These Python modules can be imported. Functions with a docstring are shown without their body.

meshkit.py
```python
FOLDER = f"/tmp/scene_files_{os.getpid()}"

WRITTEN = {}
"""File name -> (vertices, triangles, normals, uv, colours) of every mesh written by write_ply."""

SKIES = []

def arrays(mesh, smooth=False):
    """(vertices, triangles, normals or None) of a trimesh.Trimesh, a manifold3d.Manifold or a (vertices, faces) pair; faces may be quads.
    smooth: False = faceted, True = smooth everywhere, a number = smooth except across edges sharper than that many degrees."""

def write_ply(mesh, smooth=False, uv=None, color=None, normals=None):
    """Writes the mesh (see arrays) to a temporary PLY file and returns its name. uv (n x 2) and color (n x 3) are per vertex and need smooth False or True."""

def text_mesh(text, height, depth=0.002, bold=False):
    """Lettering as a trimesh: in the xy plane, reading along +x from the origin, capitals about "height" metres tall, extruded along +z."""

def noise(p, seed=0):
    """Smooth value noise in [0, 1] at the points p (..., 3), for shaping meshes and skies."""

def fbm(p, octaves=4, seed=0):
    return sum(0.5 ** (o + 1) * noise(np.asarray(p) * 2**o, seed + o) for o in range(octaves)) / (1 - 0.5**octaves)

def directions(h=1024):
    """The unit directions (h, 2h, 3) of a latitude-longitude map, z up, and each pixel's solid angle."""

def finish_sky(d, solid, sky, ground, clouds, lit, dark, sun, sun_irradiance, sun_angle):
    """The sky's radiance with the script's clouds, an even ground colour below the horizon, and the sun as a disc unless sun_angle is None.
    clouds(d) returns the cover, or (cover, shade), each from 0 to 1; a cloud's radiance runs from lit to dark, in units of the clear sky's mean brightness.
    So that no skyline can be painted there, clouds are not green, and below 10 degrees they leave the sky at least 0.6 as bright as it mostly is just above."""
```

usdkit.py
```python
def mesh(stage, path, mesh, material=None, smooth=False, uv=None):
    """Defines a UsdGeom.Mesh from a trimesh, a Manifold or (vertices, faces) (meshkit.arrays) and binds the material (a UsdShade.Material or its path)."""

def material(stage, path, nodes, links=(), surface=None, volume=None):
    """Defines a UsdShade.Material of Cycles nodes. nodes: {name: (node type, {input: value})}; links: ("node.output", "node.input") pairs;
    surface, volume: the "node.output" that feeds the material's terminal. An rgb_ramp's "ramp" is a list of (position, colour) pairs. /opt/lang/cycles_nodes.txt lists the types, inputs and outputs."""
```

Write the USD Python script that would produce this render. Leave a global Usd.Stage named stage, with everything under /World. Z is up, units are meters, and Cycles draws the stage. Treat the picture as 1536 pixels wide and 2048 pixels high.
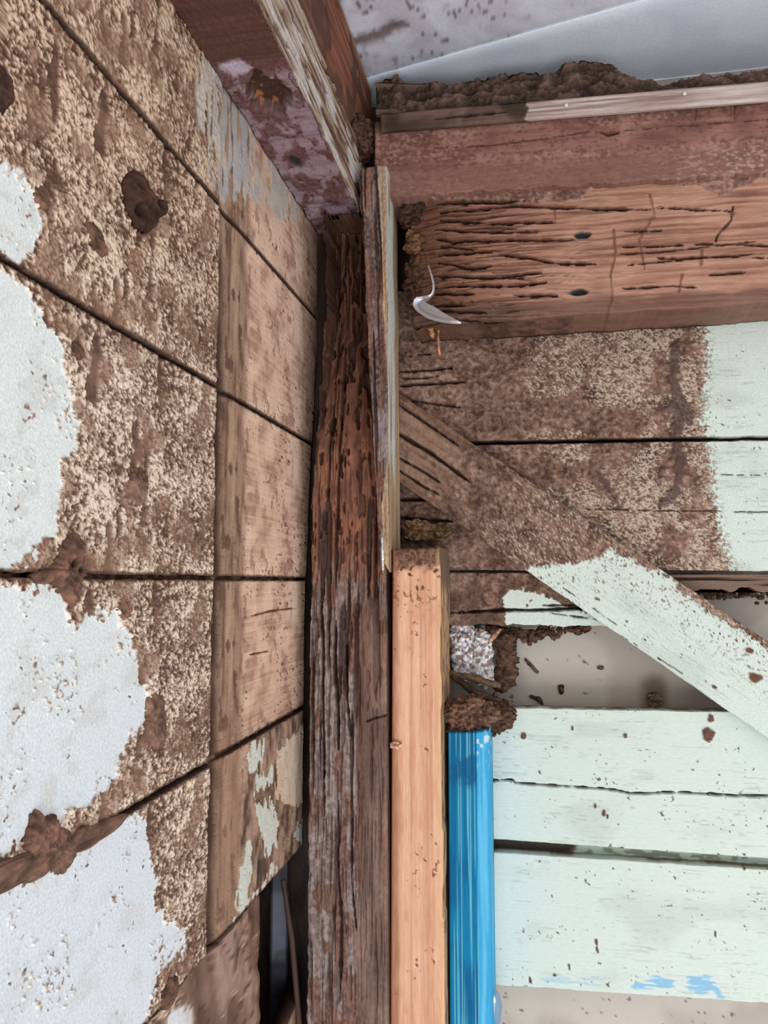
import math, numpy as np, trimesh, usdkit
from meshkit import noise, fbm
from pxr import Usd, UsdGeom, UsdShade, UsdLux, Sdf, Gf, Vt

stage = Usd.Stage.CreateInMemory()
UsdGeom.SetStageUpAxis(stage, 'Z'); UsdGeom.SetStageMetersPerUnit(stage, 1.0)
world = UsdGeom.Xform.Define(stage, '/World'); stage.SetDefaultPrim(world.GetPrim())
T = Sdf.ValueTypeNames

# ------------------------------------------------------------------ camera
FPX, YAW, PITCH = 1600.0, math.radians(11.1), math.atan(134 / 1600)
CAM = np.array([0, 0, 1.7])
FW = np.array([-math.sin(YAW) * math.cos(PITCH), math.cos(YAW) * math.cos(PITCH), math.sin(PITCH)])
RT = np.array([math.cos(YAW), math.sin(YAW), 0.0]); UP = np.cross(RT, FW)
cam = UsdGeom.Camera.Define(stage, '/World/camera')
cam.CreateHorizontalApertureAttr(36.0); cam.CreateVerticalApertureAttr(48.0)
cam.CreateFocalLengthAttr(36.0 * FPX / 1536)
cam.CreateClippingRangeAttr(Gf.Vec2f(0.02, 100))
M = Gf.Matrix4d(*[float(x) for x in (*RT, 0, *UP, 0, *(-FW), 0, *CAM, 1)])
cam.AddTransformOp().Set(M)
EXPOSURE = 0.0
cam.CreateExposureAttr(EXPOSURE)

# ------------------------------------------------------------------ light: an open, daylit room behind the camera
dome = UsdLux.DomeLight.Define(stage, '/World/daylight')
dome.CreateIntensityAttr(0.29); dome.CreateColorAttr(Gf.Vec3f(1.0, 0.985, 0.98))


def area_light(name, pos, target, w, h, power, color):
    L = UsdLux.RectLight.Define(stage, '/World/' + name)
    L.CreateWidthAttr(w); L.CreateHeightAttr(h); L.CreateIntensityAttr(power); L.CreateColorAttr(Gf.Vec3f(*color))
    z = np.asarray(pos, float) - np.asarray(target, float); z /= np.linalg.norm(z)
    x = np.cross([0, 0, 1.0], z); x /= np.linalg.norm(x); y = np.cross(z, x)
    L.AddTransformOp().Set(Gf.Matrix4d(*[float(v) for v in (*x, 0, *y, 0, *z, 0, *pos, 1)]))


area_light('window_daylight', (1.6, -1.3, 1.30), (-0.1, 0.85, 1.75), 1.9, 1.6, 0.8, (0.95, 0.98, 1.0))


area_light('low_fill_light', (0.5, -1.3, 0.35), (-0.05, 0.85, 2.15), 1.5, 1.2, 4.4, (0.96, 0.98, 1.0))  # added fill from low behind the camera, lifts the ceiling and undersides


# ------------------------------------------------------------------ helpers
def ray(u, v): return FW + (u - 768) / FPX * RT + (1024 - v) / FPX * UP


def at(u, v, **k):                                   # the point of a plane X=, Y= or Z= seen at a pixel of the photograph
    (a, val), = k.items(); i = 'XYZ'.index(a); d = ray(u, v)
    return CAM + (val - CAM[i]) / d[i] * d


def pix(P):
    d = np.asarray(P, float) - CAM; z = np.maximum(d @ FW, 0.03)
    return np.stack([768 + FPX * (d @ RT) / z, 1024 - FPX * (d @ UP) / z], -1)


used = {}


def numbered(parent, name):
    n = used.get((parent, name), 0); used[(parent, name)] = n + 1
    return f'{parent}/{name}' + (f'_{n:03d}' if n else '')


def tag(prim, label=None, cat=None, group=None, kind=None):
    p = prim.GetPrim() if hasattr(prim, 'GetPrim') else prim
    for k, v in (('label', label), ('category', cat), ('group', group), ('kind', kind)):
        if v: p.SetCustomDataByKey(k, v)
    return p


def thing(name, label=None, cat=None, group=None, kind=None, loc=None):
    x = UsdGeom.Xform.Define(stage, numbered('/World', name))
    return str(tag(x, label, cat, group, kind).GetPath())


def lin(c):
    c = np.clip(np.asarray(c, float) / 255.0, 0, 1)
    return np.where(c <= .04045, c / 12.92, ((c + .055) / 1.055) ** 2.4)


def put(parent, name, v, f, col, mat, label=None, cat=None, group=None, kind=None):
    path = numbered(parent, name)
    m = usdkit.mesh(stage, path, (v, f), mat, smooth=True)
    pv = UsdGeom.PrimvarsAPI(m).CreatePrimvar('Cd', T.Color3fArray, 'vertex')
    col = np.broadcast_to(np.asarray(col, float), (len(v), 3))
    pv.Set(Vt.Vec3fArray.FromNumpy(lin(col).astype(np.float32)))
    tag(m, label, cat, group, kind)
    return path


def surface(name, rough=0.75, bump=0.4, scale=700, stretch=(1, 1, 1), vary=0.12, spec=0.3, metallic=0.0):
    return usdkit.material(stage, '/World/Looks/' + name, {
        'cd': ('attribute', {'attribute': 'Cd'}),
        'geo': ('geometry', {}),
        'map': ('mapping', {'mapping_type': 'point', 'scale': stretch}),
        'n': ('noise_texture', {'scale': scale, 'detail': 3, 'roughness': 0.6}),
        'r': ('map_range', {'from_min': 0.3, 'from_max': 0.7, 'to_min': 1 - vary, 'to_max': 1 + vary}),
        'mul': ('vector_math', {'math_type': 'scale'}),
        'b': ('bump', {'strength': bump, 'distance': 0.0008}),
        'p': ('principled_bsdf', {'roughness': rough, 'specular_ior_level': spec, 'metallic': metallic}),
    }, [('geo.position', 'map.vector'), ('map.vector', 'n.vector'), ('n.fac', 'r.value'), ('cd.color', 'mul.vector1'), ('r.result', 'mul.scale'),
        ('mul.vector', 'p.base_color'), ('n.fac', 'b.height'), ('b.normal', 'p.normal')], surface='p.BSDF')


MUD = surface('mud_and_paint', 0.85, 0.3, 600, vary=0.14, spec=0.2)
PAINT = surface('painted_wood', 0.6, 0.3, 500, (0.3, 0.3, 1), vary=0.05)
BLUEWOOD = surface('blue_painted_wood', 0.8, 0.3, 500, (1, 1, 0.12), vary=0.08, spec=0.2)
WOOD = surface('bare_wood', 0.7, 0.45, 500, (1, 1, 0.12), vary=0.10)
BEAMWOOD = surface('beam_wood', 0.75, 0.5, 500, (0.15, 1, 1), vary=0.13)
ROT = surface('rotten_wood', 0.62, 0.7, 600, (1, 1, 0.3), vary=0.2, spec=0.45)
PLASTER = surface('ceiling_coat', 0.6, 0.35, 300, vary=0.05)
SHEET = surface('cladding_sheet', 0.55, 0.05, 200, vary=0.02)
METAL = surface('grey_metal', 0.45, 0.1, 200, vary=0.05, metallic=0.25)
FILM = usdkit.material(stage, '/World/Looks/clear_film', {
    't': ('transparent_bsdf', {'color': (0.9, 0.92, 0.95)}), 'g': ('glossy_bsdf', {'color': (0.95, 0.95, 1), 'roughness': 0.12}),
    'd': ('diffuse_bsdf', {'color': (0.75, 0.74, 0.76)}), 'm2': ('mix_closure', {'fac': 0.35}),
    'm': ('mix_closure', {'fac': 0.45})}, [('t.BSDF', 'm.closure1'), ('g.BSDF', 'm2.closure1'), ('d.BSDF', 'm2.closure2'), ('m2.closure', 'm.closure2')], surface='m.closure')


def ss(a, b, x):
    t = np.clip((np.asarray(x, float) - a) / (b - a), 0, 1)
    return t * t * (3 - 2 * t)


def mx(a, b, m):
    a = np.asarray(a, float); b = np.asarray(b, float); m = np.asarray(m, float)
    return a + (b - a) * m[..., None]


def ramp(x, *stops):
    xs = [s[0] for s in stops]; cs = np.array([s[1] for s in stops], float)
    return np.stack([np.interp(x, xs, cs[:, k]) for k in range(3)], -1)


class Ctx:
    """What a surface's own function sees: local coordinates in metres along (l), across (b) and into (d) the piece."""

    def __init__(s, O, A, B, N, plane, P, l, b, d, side):
        s.O, s.A, s.B, s.N, s.plane, s.P, s.l, s.b, s.d, s.side = O, A, B, N, plane, P, l, b, d, side
        s.front = side == 0
        s.cache = {}

    def n(s, sl, sb, seed=0, o=1, rot=0.0):          # noise stretched along (sl) and across (sb) the piece
        l, b = s.l, s.b
        if rot:
            l, b = l * math.cos(rot) - b * math.sin(rot), l * math.sin(rot) + b * math.cos(rot)
        p = np.stack([l / sl + 31.7, b / sb + 11.3, s.d / min(sl, sb) + 5.1], -1)
        return noise(p, seed) if o == 1 else fbm(p, o, seed)

    def iso(s, size, seed=0, o=2):                   # even noise, with the lattice broken by a warp
        w = size * 0.8
        dx = fbm(np.stack([s.l / w, s.b / w, s.d / w + 3.3], -1), 1, seed + 50) - .5
        p = np.stack([(s.l * .83 + s.b * .56) / size + dx * 1.1, (s.b * .83 - s.l * .56) / size - dx * .9, s.d / size], -1)
        return fbm(p, o, seed)

    def to2(s, pts):
        W = np.array([at(u, v, **s.plane) for u, v in pts]) - s.O
        return np.stack([W @ s.A, W @ s.B], -1)

    def line(s, pts):                                # distance to a polyline and the fraction along it
        q = s.to2(pts); p = np.stack([s.l, s.b], -1); best = np.full(len(p), 1e9); fr = np.zeros(len(p)); m = len(q) - 1
        lo, hi = q.min(0) - .02, q.max(0) + .02
        k = np.nonzero(((p > lo) & (p < hi)).all(1))[0]; pk = p[k]; bk = np.full(len(k), 1e9); fk = np.zeros(len(k))
        for i in range(m):
            a, e = q[i], q[i + 1] - q[i]
            t = np.clip(((pk - a) @ e) / max(e @ e, 1e-12), 0, 1)
            dd = np.linalg.norm(pk - a - t[:, None] * e, axis=1); c = dd < bk
            bk[c] = dd[c]; fk[c] = (i + t[c]) / m
        best[k] = bk; fr[k] = fk
        return best, fr

    def poly(s, pts):                                # signed distance to an outline, positive inside
        q = s.to2(pts); p = np.stack([s.l, s.b], -1)
        best = np.full(len(p), 1e9); ins = np.zeros(len(p), bool)
        for i in range(len(q)):
            a, e = q[i], q[(i + 1) % len(q)] - q[i]
            t = np.clip(((p - a) @ e) / max(e @ e, 1e-12), 0, 1)
            best = np.minimum(best, np.linalg.norm(p - a - t[:, None] * e, axis=1))
            c = ((a[1] > p[:, 1]) != (a[1] + e[1] > p[:, 1]))
            x = a[0] + (p[:, 1] - a[1]) / (e[1] if abs(e[1]) > 1e-12 else 1e-12) * e[0]
            ins ^= c & (p[:, 0] < x)
        return np.where(ins, best, -best)


def samples(P0, P1, step, coarse=8):
    """0..1 samples between two points, evenly dense in the picture, coarse beyond it."""
    t = np.linspace(0, 1, 3000); P = P0 + (P1 - P0) * t[:, None]; q = pix(P)
    seg = np.linalg.norm(np.diff(q, axis=0), axis=1)
    mid = (q[1:] + q[:-1]) / 2
    out = (mid[:, 0] < -40) | (mid[:, 0] > 1576) | (mid[:, 1] < -40) | (mid[:, 1] > 2088)
    w = np.where(out, np.minimum(seg, 30) / (step * coarse), seg / step)
    c = np.concatenate([[0], np.cumsum(w)]); n = max(int(math.ceil(c[-1])), 3)
    return np.interp(np.linspace(0, c[-1], n + 1), c, t)


def slab(parent, name, quad, th, fn, mat, plane, step=2.2, sides=(2, 2, 2, 2), r=.0015, inset=None, flip=False, stepb=None, **tags):
    """A board: front face given by four points (start-top, end-top, end-bottom, start-bottom), thickness th behind it.
    sides = rows on the (top, bottom, start, end) edges; inset = functions of the distance along/across that eat into the edges."""
    Q = [np.asarray(q, float) for q in quad]
    A = (Q[1] + Q[2] - Q[0] - Q[3]); Ln = np.linalg.norm(A) / 2; A /= np.linalg.norm(A)
    Bv = (Q[3] + Q[2] - Q[0] - Q[1]); Wd = np.linalg.norm(Bv) / 2; Bv /= np.linalg.norm(Bv)
    N = np.cross(A, Bv); N /= np.linalg.norm(N)
    if N @ (CAM - Q[0]) < 0: N = -N
    if flip: N = -N
    Bp = Bv - A * (A @ Bv); Bp /= np.linalg.norm(Bp)
    mixq = lambda a, b, k: Q[a] * (1 - k) + Q[b] * k
    s = max((samples(mixq(0, 3, k), mixq(1, 2, k), step) for k in (.05, .5, .95)), key=len)
    t = max((samples(mixq(0, 1, k), mixq(3, 2, k), stepb or step) for k in (.1, .2, .3, .4, .5, .65, .8)), key=len)
    dep = lambda n: np.linspace(1, 0, n + 1)[:-1] * th
    S = np.concatenate([np.zeros(sides[2]), s, np.ones(sides[3])]); DS = np.concatenate([dep(sides[2]), 0 * s, dep(sides[3])[::-1]])
    Tt = np.concatenate([np.zeros(sides[0]), t, np.ones(sides[1])]); DT = np.concatenate([dep(sides[0]), 0 * t, dep(sides[1])[::-1]])
    ns, nt = len(S), len(Tt)
    s2, t2 = np.meshgrid(S, Tt, indexing='ij'); ds, dt = np.meshgrid(DS, DT, indexing='ij')
    D = np.maximum(ds, dt)
    side = np.zeros((ns, nt), int)
    side[(dt > 0) & (dt >= ds) & (t2 < .5)] = 1; side[(dt > 0) & (dt >= ds) & (t2 > .5)] = 2
    side[(ds > dt) & (s2 < .5)] = 3; side[(ds > dt) & (s2 > .5)] = 4
    if inset:
        it0, it1, is0, is1 = inset
        l0, b0 = s2 * Ln, t2 * Wd
        z = lambda g, x: g(x) if g else 0 * x
        e0, e1 = z(it0, l0) / Wd, z(it1, l0) / Wd
        f0, f1 = z(is0, b0) / Ln, z(is1, b0) / Ln
        s2, t2 = f0 + s2 * (1 - f0 - f1), e0 + t2 * (1 - e0 - e1)
    s2, t2, D, side = (x.ravel() for x in (s2, t2, D, side))
    P = ((1 - s2) * (1 - t2))[:, None] * Q[0] + (s2 * (1 - t2))[:, None] * Q[1] + (s2 * t2)[:, None] * Q[2] + ((1 - s2) * t2)[:, None] * Q[3]
    l, b = (P - Q[0]) @ A, (P - Q[0]) @ Bp
    edge = np.minimum(np.minimum(s2 * Ln, (1 - s2) * Ln), np.minimum(t2 * Wd, (1 - t2) * Wd))
    c = Ctx(Q[0], A, Bp, N, plane, P - N * D[:, None], l, b, D, side); c.edge = edge; c.Ln, c.Wd = Ln, Wd
    h, col = fn(c)
    h = np.broadcast_to(h, D.shape).copy(); fr = side == 0
    rr = np.clip(edge / r, 0, 1)
    h[fr] -= (r * (1 - np.sqrt(np.maximum(1 - (1 - rr) ** 2, 0))))[fr]
    out = np.zeros_like(P); out[:] = N
    out[side == 1] = -Bp; out[side == 2] = Bp; out[side == 3] = -A; out[side == 4] = A
    h[~fr] *= np.clip(1.0 - D[~fr] / th * 0.0, 0, 1)
    V = P - N * D[:, None] + out * h[:, None]
    i = np.arange(ns * nt).reshape(ns, nt)
    a, b_, c_, d_ = i[:-1, :-1].ravel(), i[1:, :-1].ravel(), i[1:, 1:].ravel(), i[:-1, 1:].ravel()
    F = np.concatenate([np.stack([a, b_, c_], 1), np.stack([a, c_, d_], 1)])
    ring = np.concatenate([i[:, 0], i[-1, 1:], i[::-1, -1][1:], i[0, ::-1][1:-1]])
    V = np.vstack([V, V[ring].mean(0)]); k = len(V) - 1
    F = np.concatenate([F, np.stack([np.full(len(ring), k), np.roll(ring, -1), ring], 1)])
    if np.cross(A, Bp) @ N < 0: F = F[:, ::-1]
    col = np.vstack([np.broadcast_to(col, (ns * nt, 3)), np.broadcast_to(col, (ns * nt, 3))[ring].mean(0)])
    return put(parent, name, V, F, col, mat, **tags)


def qpx(pts, **plane):                               # four corners; ends given at u = 1800 or 1700 run on beyond the picture
    p = [np.array(q, float) for q in pts]
    if p[1][0] in (1700, 1800):
        far = 2700 if p[1][0] == 1800 else 1950
        for a, b in ((0, 1), (3, 2)): p[b] = p[a] + (p[b] - p[a]) * (far - p[a][0]) / (p[b][0] - p[a][0])
    return [at(u, v, **plane) for u, v in p]


def crack(c, pts, width, depth, h, col, dark=(48, 32, 26), taper=True, wob=.0012, seed=0):
    """A split in the surface: carved in, with dirt in its bottom."""
    d, fr = c.line(pts)
    d = d + wob * (c.n(.006, .006, seed + 77) - .5)
    w = width * (np.minimum(1, 6 * fr * (1 - fr) + .3) if taper else 1) * (.8 + .5 * c.n(.012, .012, seed + 5))
    m = ss(1.0, .35, np.abs(d) / w)
    return h - depth * m, mx(col, dark, m * .85)


# ------------------------------------------------------------------ the left wall
WX = -.2565
DARK = (62, 42, 34)
LP = [  # white paint left on the boards
    [(-250, 300), (0, 330), (45, 345), (78, 380), (88, 440), (70, 495), (30, 520), (-10, 505), (-250, 350)],
    [(-250, 420), (0, 540), (60, 572), (92, 640), (128, 690), (138, 760), (158, 850), (150, 900), (120, 935), (122, 1000), (112, 1050), (80, 1100), (40, 1135), (-250, 1140)],
    [(-250, 1165), (60, 1170), (118, 1180), (130, 1205), (150, 1262), (168, 1235), (230, 1232), (262, 1270), (275, 1330), (300, 1400), (290, 1450), (250, 1500), (230, 1560), (190, 1600), (140, 1620), (95, 1660), (50, 1690), (0, 1690), (-250, 1760)],
    [(-250, 1900), (0, 1770), (100, 1722), (180, 1665), (250, 1626), (292, 1640), (306, 1700), (312, 1760), (310, 1815), (332, 1840), (376, 1862), (372, 1900), (335, 1930), (318, 1960), (300, 2010), (270, 2100), (-250, 2500)],
    [(350, 2030), (372, 2008), (392, 2020), (405, 2100), (330, 2100)]]
LP = [[(u, v) if u > -250 else (-1300, 1158 + (v - 1158) * (1083 + 1300) / (1083 + 250)) for u, v in q] for q in LP]
L_PALE = [(392, 110), (425, 120), (470, 200), (540, 300), (600, 400), (606, 450), (560, 440), (500, 400), (440, 400), (405, 330), (392, 200)]
L_WHITE = [[(500, 1490), (530, 1478), (530, 1530), (515, 1545), (498, 1540)], [(512, 1610), (545, 1600), (560, 1640), (556, 1690), (535, 1710), (520, 1680)], [(470, 1850), (478, 1790), (496, 1690), (506, 1700), (500, 1790), (530, 1770), (500, 1810)], [(540, 1740), (562, 1730), (545, 1760)], [(500, 1560), (545, 1540), (548, 1565), (520, 1580)],
           [(592, 1660), (610, 1640), (610, 1700), (596, 1690)]]
L_CREAM = [(556, 1500), (590, 1470), (612, 1440), (612, 1605), (585, 1618), (552, 1590)]


def left_fn(c, seed=0):
    y, z = c.P[:, 1], c.P[:, 2]
    y = y + .003 * (noise(np.stack([z / .02, z * 0, z * 0], -1), 4) - .5)
    crust = ss(.604, .598, y)
    g1, g2, g3 = c.iso(.0027, 1, 2), c.iso(.0014, 2, 1), c.iso(.03, 3, 3)
    worm = np.abs(c.iso(.0055, 6, 3) - .5)
    g0 = c.iso(.0009, 7, 1)
    g = ss(.24, .68, .50 * g1 + .34 * g2 + .16 * g0 + .40 * (g3 - .5)) * (.25 + .75 * ss(.004, .040, worm))
    gouge = ss(.66, .74, c.n(.010, .026, 8, 2)) * ss(.46, .56, c.iso(.05, 5, 2)); g = g * (1 - .8 * gouge)
    hi = ss(1.80, 2.0, z)
    light = mx((222, 202, 174), (205, 176, 144), ss(.4, .6, g3))
    c1 = ramp(g, (0, (90, 65, 53)), (.42, (150, 122, 105)), (.75, (204, 178, 156)), (1, (234, 216, 196)))
    c1 = mx(c1, c1 * np.array([.90, .84, .78]), hi * .55)
    blot = ss(.55, .68, c.iso(.018, 9, 3)) * .65
    c1 = mx(c1, (140, 108, 88), blot)
    h1 = .0010 * g + .0008 * (g1 - .4) + .0020 * (g3 - .5) - .0012 * gouge
    # bare stud print and tan boards
    streak = c.n(.0025, .05, 12, 2); gr = c.n(.06, .0016, 13, 2); bl = c.iso(.02, 14, 3)
    strip = ramp(.35 * streak + .65 * c.n(.014, .03, 30, 3), (.28, (112, 84, 68)), (.48, (158, 128, 106)), (.70, (190, 160, 134)))
    strip = mx(strip, (96, 70, 56), ss(.62, .70, c.n(.006, .016, 39, 3)) * .8)
    tan = ramp(.22 * gr + .78 * bl, (.28, (176, 140, 120)), (.46, (216, 180, 157)), (.66, (230, 198, 174)))
    tan = mx(tan, (128, 98, 84), ss(.60, .68, c.n(.007, .012, 35, 4)) * ss(.45, .6, c.iso(.03, 36, 2)) * .5)
    pits = ss(.70, .80, c.iso(.004, 15, 2)) * ss(.5, .62, c.iso(.03, 16, 2))
    tan = mx(tan, (105, 74, 56), pits)
    ns = ss(.655, .680, y + .040 * (c.n(.02, .03, 17, 3) - .5))
    c2 = mx(strip, tan, ns)
    low = ss(1.62, 1.54, z) * (1 - ss(.2, .8, gr) * .4)
    c2 = mx(c2, (150, 118, 98), low * .6)
    h2 = -.0012 + .0004 * gr - .0012 * pits - .0015 * ss(.60, .612, y) * ss(.655, .62, y)
    col = mx(c2, c1, crust); h = h2 + (h1 - h2) * crust
    # ledge where the stud stood, its shadow line painted into the colour
    edge = np.exp(-((y - .612 + .006 * (c.n(.01, .02, 29, 2) - .5)) / .0085) ** 2) * ss(2.02, 1.88, z) * (.75 + .6 * ss(.35, .6, c.n(.012, .03, 18, 2)))
    col = mx(col, (64, 44, 36), np.clip(edge, 0, .95)); h = h - .0032 * edge
    # chalky patch by the beam
    pale = ss(-.003, .004, c.poly(L_PALE) + .022 * (c.iso(.014, 19, 3) - .5)) * ss(.36, .46, c.n(.005, .03, 20, 2))
    col = mx(col, mx((196, 184, 172), (176, 172, 172), ss(.4, .6, bl)), pale)
    # white paint
    paint = np.zeros(len(y)); nz = .016 * (c.iso(.010, 21, 3) - .5) + .007 * (c.iso(.0028, 22, 2) - .5)
    for q in LP: paint = np.maximum(paint, ss(-.0006, .0006, c.poly(q) + nz))
    fleck = ss(.80, .84, c.iso(.0019, 23, 1)) * ss(.50, .66, c.iso(.02, 24, 2))
    paint *= crust * (1 - fleck)
    wc = mx((226, 231, 230), (218, 224, 230), ss(1.75, 1.5, z))
    wc = mx(wc, (206, 206, 204), ss(.55, .75, c.iso(.012, 25, 3)) * .5)
    col = mx(col, wc, paint); h = h * (1 - paint) + paint * (-.0004 + .0004 * (g3 - .5))
    # flaked paint low beside the post
    zone = c.poly([(480, 1860), (480, 1700), (496, 1560), (500, 1470), (640, 1390), (640, 1700), (560, 1800)])
    dirty = ss(-.004, .004, zone + .01 * (c.iso(.01, 26, 2) - .5)); mot = c.n(.008, .014, 40, 4)
    col = mx(col, ramp(mot, (.32, (92, 70, 58)), (.5, (142, 114, 96)), (.66, (172, 142, 120))), dirty); h = h + .0012 * (mot - .5) * dirty
    wm = np.zeros(len(y))
    for q in L_WHITE: wm = np.maximum(wm, ss(-.0004, .0004, c.poly(q) + .034 * (c.n(.006, .013, 26, 4) - .53)))
    col = mx(col, (206, 208, 198), wm); h = h + .0004 * wm
    cm = ss(-.0004, .0004, c.poly(L_CREAM) + .014 * (c.n(.005, .010, 27, 3) - .5))
    col = mx(col, mx((214, 182, 156), (208, 196, 178), ss(.4, .6, mot)), cm); h = h + .0004 * cm
    kn = ss(.008, .003, np.hypot((c.l - c.to2([(522, 1738)])[0, 0]), (c.b - c.to2([(522, 1738)])[0, 1]) * .6) + .004 * (mot - .5)); col = mx(col, (48, 48, 50), kn); h = h - .003 * kn
    # grime in the joints
    jd = ss(.0028, .0004, c.edge - .0012 * c.n(.004, .004, 28))
    col = mx(col, (74, 50, 40), jd * .8)
    side = ~c.front
    h = np.where(side, .0008 * (g - .5), h); col = np.where(side[:, None], np.array(DARK), col)
    return h, col


wall_left = thing('wall_left', 'left wall of horizontal boards, mud-crusted with white paint remaining towards the left edge', 'wall', kind='structure')
J = {  # joints between boards: pixel at the picture's left and at the corner
    'top': ((200, -420), (637, 365)), 'a': ((70, -13), (637, 640)), 'b': ((0, 518), (626, 889)), 'c': ((0, 1150), (616, 1158)),
    'd': ((0, 1768), (612, 1411)), 'e': ((300, 2045), (612, 1690))}


def jpt(j, y, gap):                                  # the joint at depth y on the wall plane
    p, q = (at(*x, X=WX) for x in J[j])
    k = (y - p[1]) / (q[1] - p[1]); P = p + (q - p) * k
    return np.array([WX, y, P[2] + gap])


def left_plank(top, bot, y0, y1, x=0.0, g=.0007, **kw):
    quad = [jpt(top, y0, -g), jpt(top, y1[0], -g), jpt(bot, y1[1], g), jpt(bot, y0, g)]
    for q in quad: q[0] += x
    rag = lambda s: (lambda l:   .0011 * noise(np.stack([l / .011, l * 0 + s, l * 0], -1), s) + .0006 * noise(np.stack([l / .003, l * 0 + s, l * 0], -1), s + 9))
    end = lambda b: .004 * noise(np.stack([b / .014, b * 0, b * 0], -1), 3)
    slab(wall_left, 'plank', quad, .018, kw.pop('fn', left_fn), MUD, {'X': WX}, inset=(rag(1), rag(2), None, end), **kw)


left_plank('top', 'a', .12, (.915, .905))
left_plank('a', 'b', .12, (.905, .885))
left_plank('b', 'c', .12, (.882, .866))


def left_c(c):
    h, col = left_fn(c)
    for k, (q, w) in enumerate([([(505, 1232), (545, 1222), (592, 1216)], .001), ([(500, 1310), (540, 1302)], .0008)]):
        h, col = crack(c, q, w, .002, h, col, (110, 76, 56), seed=k)
    return h, col


left_plank('c', 'd', .12, (.862, .860), fn=left_c)
left_plank('d', 'e', .12, (.858, .858), g=.002)


def lower_fn(c):
    h, col = left_fn(c)
    m = ss(.55, .60, c.P[:, 1] + .05 * (c.iso(.03, 31, 3) - .5))
    lump = c.n(.02, .05, 32, 3, rot=.4); ed = ss(.42, .5, lump) * ss(.58, .5, lump)
    mud = ramp(.7 * lump + .3 * c.n(.006, .03, 41, 2, rot=.4), (.3, (102, 76, 64)), (.5, (140, 110, 96)), (.68, (164, 136, 122)))
    mud = mx(mud, (84, 60, 50), ss(.035, .0, np.abs(c.n(.022, .06, 42, 2, rot=.4) - .5)) * .8)
    mud = mx(mud, (186, 160, 140), ed * ss(.6, .75, c.iso(.003, 33, 2)))
    w = ss(-.0006, .0006, c.poly(LP[4]) + .01 * (c.iso(.006, 34, 2) - .5))
    mud = mx(mud, (208, 200, 198), w)
    f = c.front
    return np.where(f, h * (1 - m) + m * (.010 * (lump - .5)), h), np.where(f[:, None], mx(col, mud, m), col)


J['f'] = ((300, 2700), (612, 1960))
left_plank('e', 'f', .12, (.735, .73), x=-.004, g=.0015, fn=lower_fn)
J['g'] = ((300, 3300), (612, 2300))
left_plank('f', 'g', .12, (.858, .858), step=6)

slab(wall_left, 'backing', [np.array([WX - .007, .13, 2.40]), np.array([WX - .007, .845, 2.40]), np.array([WX - .007, .845, at(612, 1520, X=WX)[2]]), np.array([WX - .007, .13, at(612, 1520, X=WX)[2]])], .004,
     lambda c: (.004 * (c.iso(.012, 3) - .5), ramp(c.iso(.006, 4), (.3, (72, 50, 40)), (.7, (124, 94, 76)))), MUD, {'X': WX - .007}, step=4, label='mud packed behind the board joints')

# behind the missing end of that board
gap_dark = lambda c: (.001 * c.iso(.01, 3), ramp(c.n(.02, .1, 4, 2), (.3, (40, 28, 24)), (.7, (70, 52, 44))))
slab(wall_left, 'outer_board', [np.array(p) for p in [(-.345, .1, 2.4), (-.345, 1.0, 2.4), (-.345, 1.0, 1.0), (-.345, .1, 1.0)]], .01, gap_dark, MUD, {'X': -.345}, step=12)

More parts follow.
